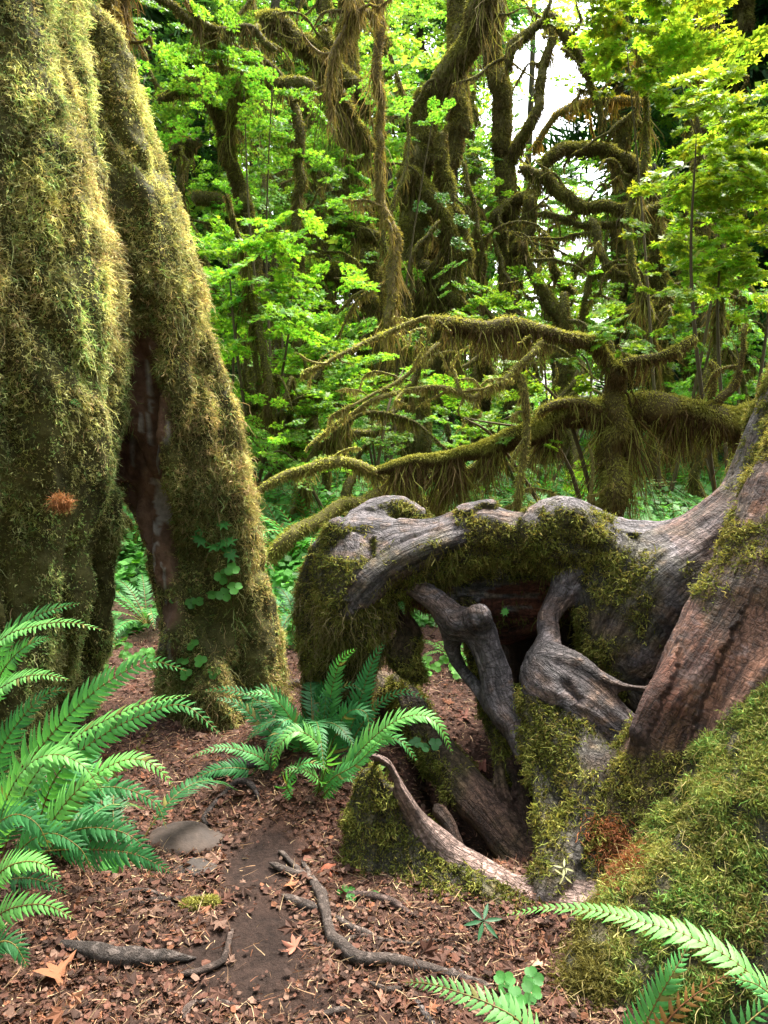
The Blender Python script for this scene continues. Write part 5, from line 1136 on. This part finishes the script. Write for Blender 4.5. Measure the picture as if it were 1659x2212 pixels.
fern('tiny fern sprig on the mossy trunk at the left edge', tuple(at(155, 868, 2.75)), [dict(p=pp((150, 866, 2.78), (162, 868, 2.74), (180, 885, 2.72)), h=.02, c=FG1, n=9, st=.05, sr=.001, u=np.array([0, -1, .6]))], name='small_fern')
# background ferns: three shared rosettes
def rosette(n=13, L=.85, h=.085, npair=18):
    mb = MB()
    for k in range(n):
        az = 6.28 * (k + rng.random() * .6) / n; frond(mb, arc_path(np.zeros(3), az, L * (.75 + .4 * rng.random()), .95 + rng.normal() * .12, .5), h, npair, green=np.array((.055, .24, .045)) * (.75 + .5 * rng.random()), nseg=3, serr=0, stemr=.005)
    return mb.mesh('fern_rosette', M_fern)
ROS = [rosette() for _ in range(3)]
fi = 0
for k in range(150):
    d = 5.6 + 15 * rng.random() ** 1.4; px = 200 + 1500 * rng.random()
    if k < 26: d = 5.6 + 3 * rng.random(); px = [560, 600, 650, 720, 1000, 1060, 1120, 1180, 1230, 1290, 1400, 1450, 1500, 250, 330, 390][k % 16] + rng.normal() * 20
    b = gbase(px, d); o = link('sword_fern', ROS[k % 3], None, (b[0], b[1], b[2] - .02)); s = .8 + .6 * rng.random(); o.scale = (s, s, s); o.rotation_euler = (rng.normal() * .1, rng.normal() * .1, rng.random() * 6.28)
    v = .8 + .5 * rng.random(); o.color = (1.15 * v, 1.05 * v, .9 * v, 1)
    tag(o, 'green sword fern in the undergrowth beyond the roots and trunks', 'fern', 'ferns in the undergrowth')

# ================================================================ ground cover, leaf litter, roots, stones
mb = MB(); n = 120000
y = 4.3 + 24 * rng.random(n) ** 1.9; x = (-700 + 1700 * rng.random(n)) / FP * y * 1.0; x = x + .1
P = np.stack([x, y, terr(x, y)], 1); hgt = (.04 + .30 * rng.random(n) ** 2) * smooth(4.3, 6, y); P[:, 2] += hgt
keep = fbm(P * np.array([1, 1, 0]), 1.6, 3) + smooth(4.3, 6.0, y) * .9 > .22; P = P[keep]; y = y[keep]
col = np.array([(.09, .28, .045)]) * (1 + .3 * rng.normal(size=(len(P), 1))).clip(.3, 2) * (1 + .4 * fbm(P, 1.3, 2)[:, None])
scatter_leaves(mb, LEAF_MIN, P, np.array([0, -.2, 1.0]) + .35 * rng.normal(size=P.shape), rng.normal(size=P.shape), (.035 + .006 * y) * (.6 + .8 * rng.random(len(P))), col)
V_, F_, T_ = mb.data(); tag(link('ground_cover', mesh('ground_cover', V_, F_, M_leaf, T_)), 'low wood sorrel and herbs carpeting the forest floor', 'ground cover', kind='stuff')

def surfz(x, y): return terr(x, y)
mb = MB(); n = 70000
y = 1.25 + 3.9 * rng.random(n) ** 1.5; x = (rng.random(n) - .5) * 1.25 * y; sm = soil_shade_mask(x, y)
keep = rng.random(n) > sm * (.97 - .25 * (x > .12)); x, y = x[keep], y[keep]; n = len(x); z = terr(x, y) + .004 + .014 * rng.random(n)
cr = leaf_poly([(0, 1.0), (20, .5), (45, .95), (62, .45), (98, .75), (130, .3), (180, .12)], 1)
big = rng.random(n) < .022; size = np.where(big, .022 + .026 * rng.random(n), .0035 + .015 * rng.random(n) ** 2.2)
pal = np.array([(.105, .047, .031), (.065, .032, .022), (.15, .088, .062), (.038, .021, .015), (.17, .07, .036)]); col = pal[rng.choice(5, n, p=[.3, .3, .15, .2, .05])] * (.7 + .6 * rng.random((n, 1)))
Vc, Fc = cr; Vc = Vc.copy(); Vc[:, 2] += .12 * np.sin(Vc[:, 0] * 5) + .1 * np.cos(Vc[:, 1] * 4)
crumb = (np.array([(0, 0, 0), (.5, .1, .12), (.35, .75, -.05), (-.1, 1.0, .1), (-.45, .5, .0), (-.3, .05, .1)]), np.array([[0, 1, 2, 3], [0, 3, 4, 5]]))
cs = ~big & (rng.random(n) < .8)
scatter_leaves(mb, crumb, np.stack([x, y, z], 1)[cs], np.array([0, 0, 1.0]) + .28 * rng.normal(size=(cs.sum(), 3)), rng.normal(size=(cs.sum(), 3)) * np.array([1, 1, .2]), size[cs] * (.8 + .9 * rng.random(cs.sum())), col[cs])
x, y, z, size, col = x[~cs], y[~cs], z[~cs], size[~cs], col[~cs]; n = len(x)
scatter_leaves(mb, (Vc, Fc), np.stack([x, y, z], 1), np.array([0, 0, 1.0]) + .38 * rng.normal(size=(n, 3)), rng.normal(size=(n, 3)) * np.array([1, 1, .2]), size, col)
n = 30000; y = 1.25 + 3.2 * rng.random(n) ** 1.3; x = (rng.random(n) - .5) * 1.2 * y; keep = rng.random(n) > soil_shade_mask(x, y) * .9; x, y = x[keep], y[keep]; n = len(x)
P = np.stack([x, y, terr(x, y) + .008 + .01 * rng.random(n)], 1); D = rng.normal(size=(n, 3)) * np.array([1, 1, .08])
pal = np.array([(.30, .18, .10), (.18, .08, .045), (.12, .07, .04), (.36, .26, .15)])
add_strands(mb, P, D, .015 + .05 * rng.random(n) ** 2, .0022 + .001 * rng.random(n), pal[rng.integers(0, 4, n)], 3, .02, .25)
V_, F_, T_ = mb.data(); tag(link('leaf_litter', mesh('leaf_litter', V_, F_, M_dead, T_, None, False)), 'reddish brown litter of crumbled maple leaves and needles on the path', 'leaf litter', kind='stuff')

def big_leaf(px, py, s, label, col, dz=.012, d=None):
    q = gp(px, py) if d is None else at(px, py, d); V0, F0 = LEAF_HI; V0 = V0.copy(); V0[:, 2] += .15 * np.sin(V0[:, 0] * 4 + px) + .12 * np.cos(V0[:, 1] * 5)
    mb = MB(); scatter_leaves(mb, (V0, F0), np.array([[0, 0, dz]]), np.array([[rng.normal() * .25, -.25, 1.0]]), np.array([[rng.normal(), rng.normal(), 0]]), s, np.array([col]))
    C = np.array([[0, 0, dz + .004], [s * .3, -s * .3, dz + .002], [s * .55, -s * .5, dz]]); V1, F1 = tube(C, np.array([.002, .0015, .001]), 4); mb.add(V1, F1, 0, col)
    V1, F1, T1 = mb.data(); tag(link('fallen_leaf', mesh('fallen_leaf', V1, F1, M_dead, T1), None, q), label, 'leaf')
big_leaf(115, 2170, .085, 'large dry orange brown maple leaf in the lower left corner of the path', (.24, .10, .05))
big_leaf(640, 2050, .045, 'pinkish brown maple leaf lying right of the dark soil', (.28, .12, .08))
big_leaf(455, 1982, .035, 'crumpled brown leaf beside the broken piece of moss', (.26, .11, .06))
big_leaf(625, 1925, .035, 'orange leaf lying just left of the forked surface root', (.33, .14, .07))
big_leaf(705, 1880, .05, 'red brown leaf caught below the middle fern, above the forked root', (.27, .09, .05))
big_leaf(1165, 2095, .035, 'curled tan leaf beside the clover at the mossy foot', (.42, .25, .16))
big_leaf(820, 2160, .04, 'pale brown leaf at the bottom edge near the pale frond', (.3, .15, .1))
big_leaf(1010, 1545, .06, 'large brown maple leaf deep in the hollow under the roots, higher of two', (.17, .07, .05))
big_leaf(1050, 1600, .06, 'large brown maple leaf deep in the hollow under the roots, lower of two', (.16, .065, .045))
big_leaf(240, 2110, .035, 'brown leaf lying above the buried grey root', (.25, .11, .07))

def groot(label, K, part_name=None, col=(.20, .15, .13), branches=(), moss=0):
    """K: [(px,py,rpx)] lying on the ground"""
    b = gp(K[0][0], K[0][1]); rt = empty('surface_root', b, label, 'root')
    def build(K):
        pts = []
        for px, py, r in K:
            q = gp(px, py); rr = rad(r, q[1]) * 1.1; pts.append([q[0], q[1], q[2] + rr * .45 + .006, rr])
        C = resample(np.array(pts), .02); P = C[:, :3] + np.stack([fbm(C[:, :3] + 9 * k, 12, 2) for k in range(3)], 1) * .012
        r = C[:, 3] * (1 + .22 * fbm(C[:, :3], 16, 2)); V, F = tube(P, r, 12, .22, 26)
        w = fbm(V, 14, 3)[:, None]; return V, F, np.asarray(col) * .62 * (1 + .45 * w)
    V, F, T = build(K); part('root', V, [(F, 0)], M_root, rt, T)
    for k in branches: V, F, T = build(k); part('root_fork', V, [(F, 0)], M_root, rt, T)
groot('forked snaking root down the middle of the path, right of the dark soil', [(585, 1878, 6), (610, 1888, 8), (650, 1895, 9), (680, 1915, 11), (700, 1950, 13), (705, 1985, 12), (715, 2020, 12), (735, 2050, 14), (760, 2075, 17), (800, 2080, 12), (880, 2085, 11), (960, 2105, 10), (1030, 2125, 9), (1070, 2140, 8)], branches=[[(600, 1850, 5), (630, 1870, 6), (665, 1905, 8)], [(612, 1940, 7), (640, 1955, 11), (690, 1975, 9)], [(720, 1985, 5), (760, 2010, 8), (820, 2035, 6)], [(655, 1865, 5), (670, 1895, 6), (680, 1915, 6)]], col=(.24, .18, .15))
groot('short dark root end lying left of the middle fern', [(405, 1712, 4), (440, 1708, 9), (480, 1712, 14), (525, 1715, 14), (560, 1720, 12)], col=(.10, .08, .075))
groot('buried grey root bulging from the litter at the lower left', [(120, 2090, 6), (180, 2100, 16), (260, 2105, 20), (330, 2100, 17), (390, 2090, 9), (430, 2080, 5)], col=(.13, .10, .085))
groot('thin curved root running up the left of the path', [(380, 2120, 5), (430, 2112, 7), (480, 2090, 8), (495, 2060, 7), (505, 2035, 6), (512, 2020, 4)], col=(.22, .15, .12))
groot('thin pale root at the bottom edge left of centre', [(400, 2212, 9), (405, 2190, 10), (425, 2175, 7), (470, 2178, 6), (515, 2185, 4)], col=(.24, .17, .14))
groot('pale root end at the bottom edge in the centre', [(640, 2225, 7), (680, 2200, 8), (730, 2185, 8), (755, 2180, 5)], col=(.22, .16, .13))
groot('root just below the fin root, half buried', [(745, 1940, 5), (790, 1945, 9), (850, 1960, 8), (900, 1985, 5)], col=(.17, .11, .09))
groot('dark root curving left of the middle fern and under it', [(560, 1770, 5), (530, 1740, 7), (480, 1750, 5), (440, 1790, 7), (460, 1800, 6)], col=(.12, .09, .08))
groot('pale twisted root between the leaning trunk and the arching root', [(555, 1492, 7), (575, 1500, 10), (600, 1488, 9), (625, 1478, 8), (650, 1480, 8)], col=(.22, .15, .11))
for lb, K in (('long thin root crossing low behind the forked root', [(640, 2020, 3), (700, 2040, 5), (790, 2030, 5), (880, 2040, 4), (960, 2030, 3)]), ('half buried root left of the dark soil', [(300, 1990, 3), (350, 1975, 6), (420, 1960, 5), (470, 1945, 3)]),
    ('thin root under the left fern tips', [(250, 1975, 3), (300, 1960, 6), (340, 1965, 5), (380, 1985, 3)]), ('pale root on the path beside the bottom fern frond', [(800, 2120, 4), (840, 2135, 7), (880, 2130, 5)]), ('short root by the tiny pale stone', [(900, 2060, 3), (950, 2055, 6), (1000, 2070, 5), (1050, 2090, 3)])): groot(lb, K, col=(.17, .12, .095))
groot('small grey root near the bottom edge right of the centre', [(890, 2130, 3), (905, 2165, 7), (925, 2190, 9), (945, 2220, 8)], col=(.15, .12, .11))
def rock(label, px, py, rx, ry, rz, col, lift=.0):
    n, m = 26, 36; th = np.linspace(0, math.pi, n); ph = np.arange(m) * 2 * math.pi / m
    V = np.stack([np.sin(th)[:, None] * np.cos(ph), np.sin(th)[:, None] * np.sin(ph), np.cos(th)[:, None] * np.ones(m)], -1).reshape(-1, 3)
    V = V * (1 + .22 * fbm(V, 1.6, 3, px * .01))[:, None]; V = V * np.array([rx, ry, rz]); q = gp(px, py)
    T = np.array(col) * (1 + .35 * fbm(V, 14, 3)[:, None]); me = mesh('stone', V, [(quad_idx(n, m), 0)], M_rock, T)
    tag(link('stone', me, None, (q[0], q[1], q[2] + lift)), label, 'stone')
rock('rounded brown stone beside the left fern on the path edge', 395, 1830, .14, .11, .065, (.042, .029, .022), -.02)
rock('smaller flat grey brown stone below the rounded one', 415, 1890, .075, .05, .022, (.036, .027, .022), -.004)
rock('tiny pale stone to the right of the path near the clover', 985, 2100, .022, .02, .012, (.13, .10, .09), .0)
# piece of moss on the ground
q = gp(430, 1972); rt = empty('moss_clump', q, 'broken strip of yellow green moss lying on the path', 'moss')
mb = MB(); C = np.array([[q[0] - .05, q[1] - .01, q[2] + .008], [q[0], q[1], q[2] + .012], [q[0] + .055, q[1] + .012, q[2] + .01]]); V_, F_ = tube(resample(C, .01), np.full(len(resample(C, .01)), .012), 10, .3, 30); mb.add(V_, F_, 0, (.2, .19, .05)); mb.part('clump', M_moss, rt)
N_v = vnormals(V_, F_); P, Nn = sample(V_, F_, N_v, 1400, facing=None); mb = MB(); add_strands(mb, P, Nn, .014, .003, np.array([(.34, .33, .08)]) * (.6 + .7 * rng.random((len(P), 1))), 2, .3, .8); mb.part('strands', M_moss, rt)
# orange moss ball on the left trunk
q = at(133, 1085, 2.72); rt = empty('moss_clump', q, 'orange ball of dead moss stuck on the left edge trunk', 'moss')
mb = MB(); P = q + nz(rng.normal(size=(420, 3))) * np.array([.036, .02, .026]) * (.6 + .5 * rng.random((420, 1))); add_strands(mb, P, rng.normal(size=(420, 3)), .04, .0030, np.array([(.30, .14, .06)]) * (.5 + .8 * rng.random((420, 1))), 6, .1, .9); mb.part('strands', M_moss, rt)
# hollow stub: dead moss tangle where the ridge meets the foot
q = at(1260, 1860, 2.0)
# ---------------------------------------------------------------- small plants
def heart(n=7):
    a = np.linspace(-math.pi, math.pi, 2 * n, endpoint=False); r = .5 + .0 * a
    x = .55 * np.sin(a) ** 1 * (1 + .15 * np.cos(a)); y = .5 - .5 * np.cos(a) - .16 * np.exp(-((np.abs(a) - math.pi) / .35) ** 2)
    V = np.concatenate([[[0, .45, .0]], np.stack([x, y, .05 + .25 * np.abs(x) - .1 * y], 1)]); m = 2 * n
    return V, np.array([[0, 1 + (k + 1) % m, 1 + k] for k in range(m)])
HEART = heart()
def clover(label, spots, s, col, group=None, tmpl=HEART, nl=3, face=(0, -.8, 1.0), name='wood_sorrel', cat='plant'):
    rt = empty(name, spots[0], label, cat, group)
    for q in spots:
        q = np.array(q); mb = MB(); top = q + np.array([rng.normal() * s * .3, -s * .5, s * 1.0]); C = resample(np.array([q, (q + top) / 2 + rng.normal(size=3) * s * .1, top]), n=4); V_, F_ = tube(C, np.full(len(C), .0012), 4); mb.add(V_, F_, 0, (.15, .18, .06))
        Nn = nz(np.array(face) + rng.normal(size=3) * .25); a0 = rng.random() * 6.28
        e1 = nz(np.cross(Nn, [0.1, 0, 1])); e2 = np.cross(Nn, e1)
        D = np.array([e1 * math.cos(a0 + k * 6.283 / nl) + e2 * math.sin(a0 + k * 6.283 / nl) for k in range(nl)])
        scatter_leaves(mb, tmpl, np.tile(top, (nl, 1)) + D * s * .04, np.tile(Nn, (nl, 1)), D, s, np.tile(np.array(col), (nl, 1)) * (.8 + .4 * rng.random((nl, 1)))); mb.part('leaf', M_leaf, rt)
    return rt
cg = (.09, .28, .05)
clover('three-leaved wood sorrel at the mossy foot, lower right of the path', [gp(*q) for q in ((1085, 2125), (1110, 2160), (1090, 2180), (1145, 2150), (1150, 2120))], .03, (.07, .25, .05))
on = lambda *Q: [at(*q) for q in Q]
clover('broad lobed green leaves sprouting from the leaning trunk at mid height', on((445, 1160, 3.38), (470, 1150, 3.36), (455, 1185, 3.36), (485, 1190, 3.35), (468, 1200, 3.36), (495, 1215, 3.35)), .05, (.06, .25, .05), tmpl=LEAF_LO, nl=2)
clover('sprig of sorrel leaves on the leaning trunk below the broad lobed leaves', on((475, 1262, 3.36), (490, 1250, 3.34), (510, 1245, 3.33), (465, 1300, 3.35), (485, 1300, 3.34), (505, 1285, 3.33)), .038, cg)
clover('small sorrel leaves on the leaning trunk left of the crevice', on((382, 1305, 3.4), (415, 1315, 3.38), (430, 1312, 3.38)), .032, cg)
clover('sorrel at the base of the leaning trunk', on((415, 1405, 3.32), (405, 1440, 3.3), (443, 1440, 3.28), (412, 1468, 3.28), (458, 1465, 3.26)), .034, cg)
clover('patch of tiny round leaves at the foot of the fin root', [gp(735 + 30 * rng.random(), 1925 + 22 * rng.random()) for _ in range(22)], .012, (.06, .2, .04), nl=4)
clover('second smaller patch of tiny round leaves right of the first by the fin root', [gp(797 + 14 * rng.random(), 1935 + 12 * rng.random()) for _ in range(7)], .012, (.06, .2, .04), nl=4)
clover('sorrel leaves beside the root behind the fin', on((900, 1615, 2.75), (915, 1625, 2.72), (935, 1618, 2.72)), .028, (.06, .2, .06))
clover('pale small leaves on top of the fin root', on((822, 1665, 2.33), (833, 1672, 2.33)), .02, (.2, .36, .08), nl=2, tmpl=LEAF_LO)
clover('single green leaf on the rotten wood under the arch', on((1082, 1332, 2.95),), .026, (.09, .3, .05), nl=2, tmpl=LEAF_LO)
clover('sorrel leaf showing on the ground under the left fern', [gp(*q) for q in ((250, 1915), (262, 1920), (240, 1850))], .03, (.10, .36, .07))
LANCE = (np.array([(0, 0, 0), (.11, .35, 0), (.09, .7, -.05), (0, 1, -.12), (-.09, .7, -.05), (-.11, .35, 0)], float), np.array([[0, 1, 2, 3], [0, 3, 4, 5]]))
clover('dark seedling with narrow pointed leaves in front of the fin root', [gp(1030, 2010)], .055, (.04, .16, .06), nl=6, tmpl=LANCE, name='seedling')
clover('thin pale weed with tiny flower heads at the meeting of the roots', on((1212, 1905, 2.0), (1222, 1888, 2.0)), .03, (.4, .4, .2), nl=4, tmpl=LANCE, name='weed')
clover('green seedlings in the left background on the floor beyond the mossy trunks', [gp(180 + 200 * rng.random(), 1400 + 60 * rng.random()) for _ in range(34)], .03, cg)
clover('bright sorrel leaves on the floor seen through the root window', [gp(905 + 150 * rng.random(), 1425 + 45 * rng.random()) for _ in range(26)], .035, (.14, .40, .05))
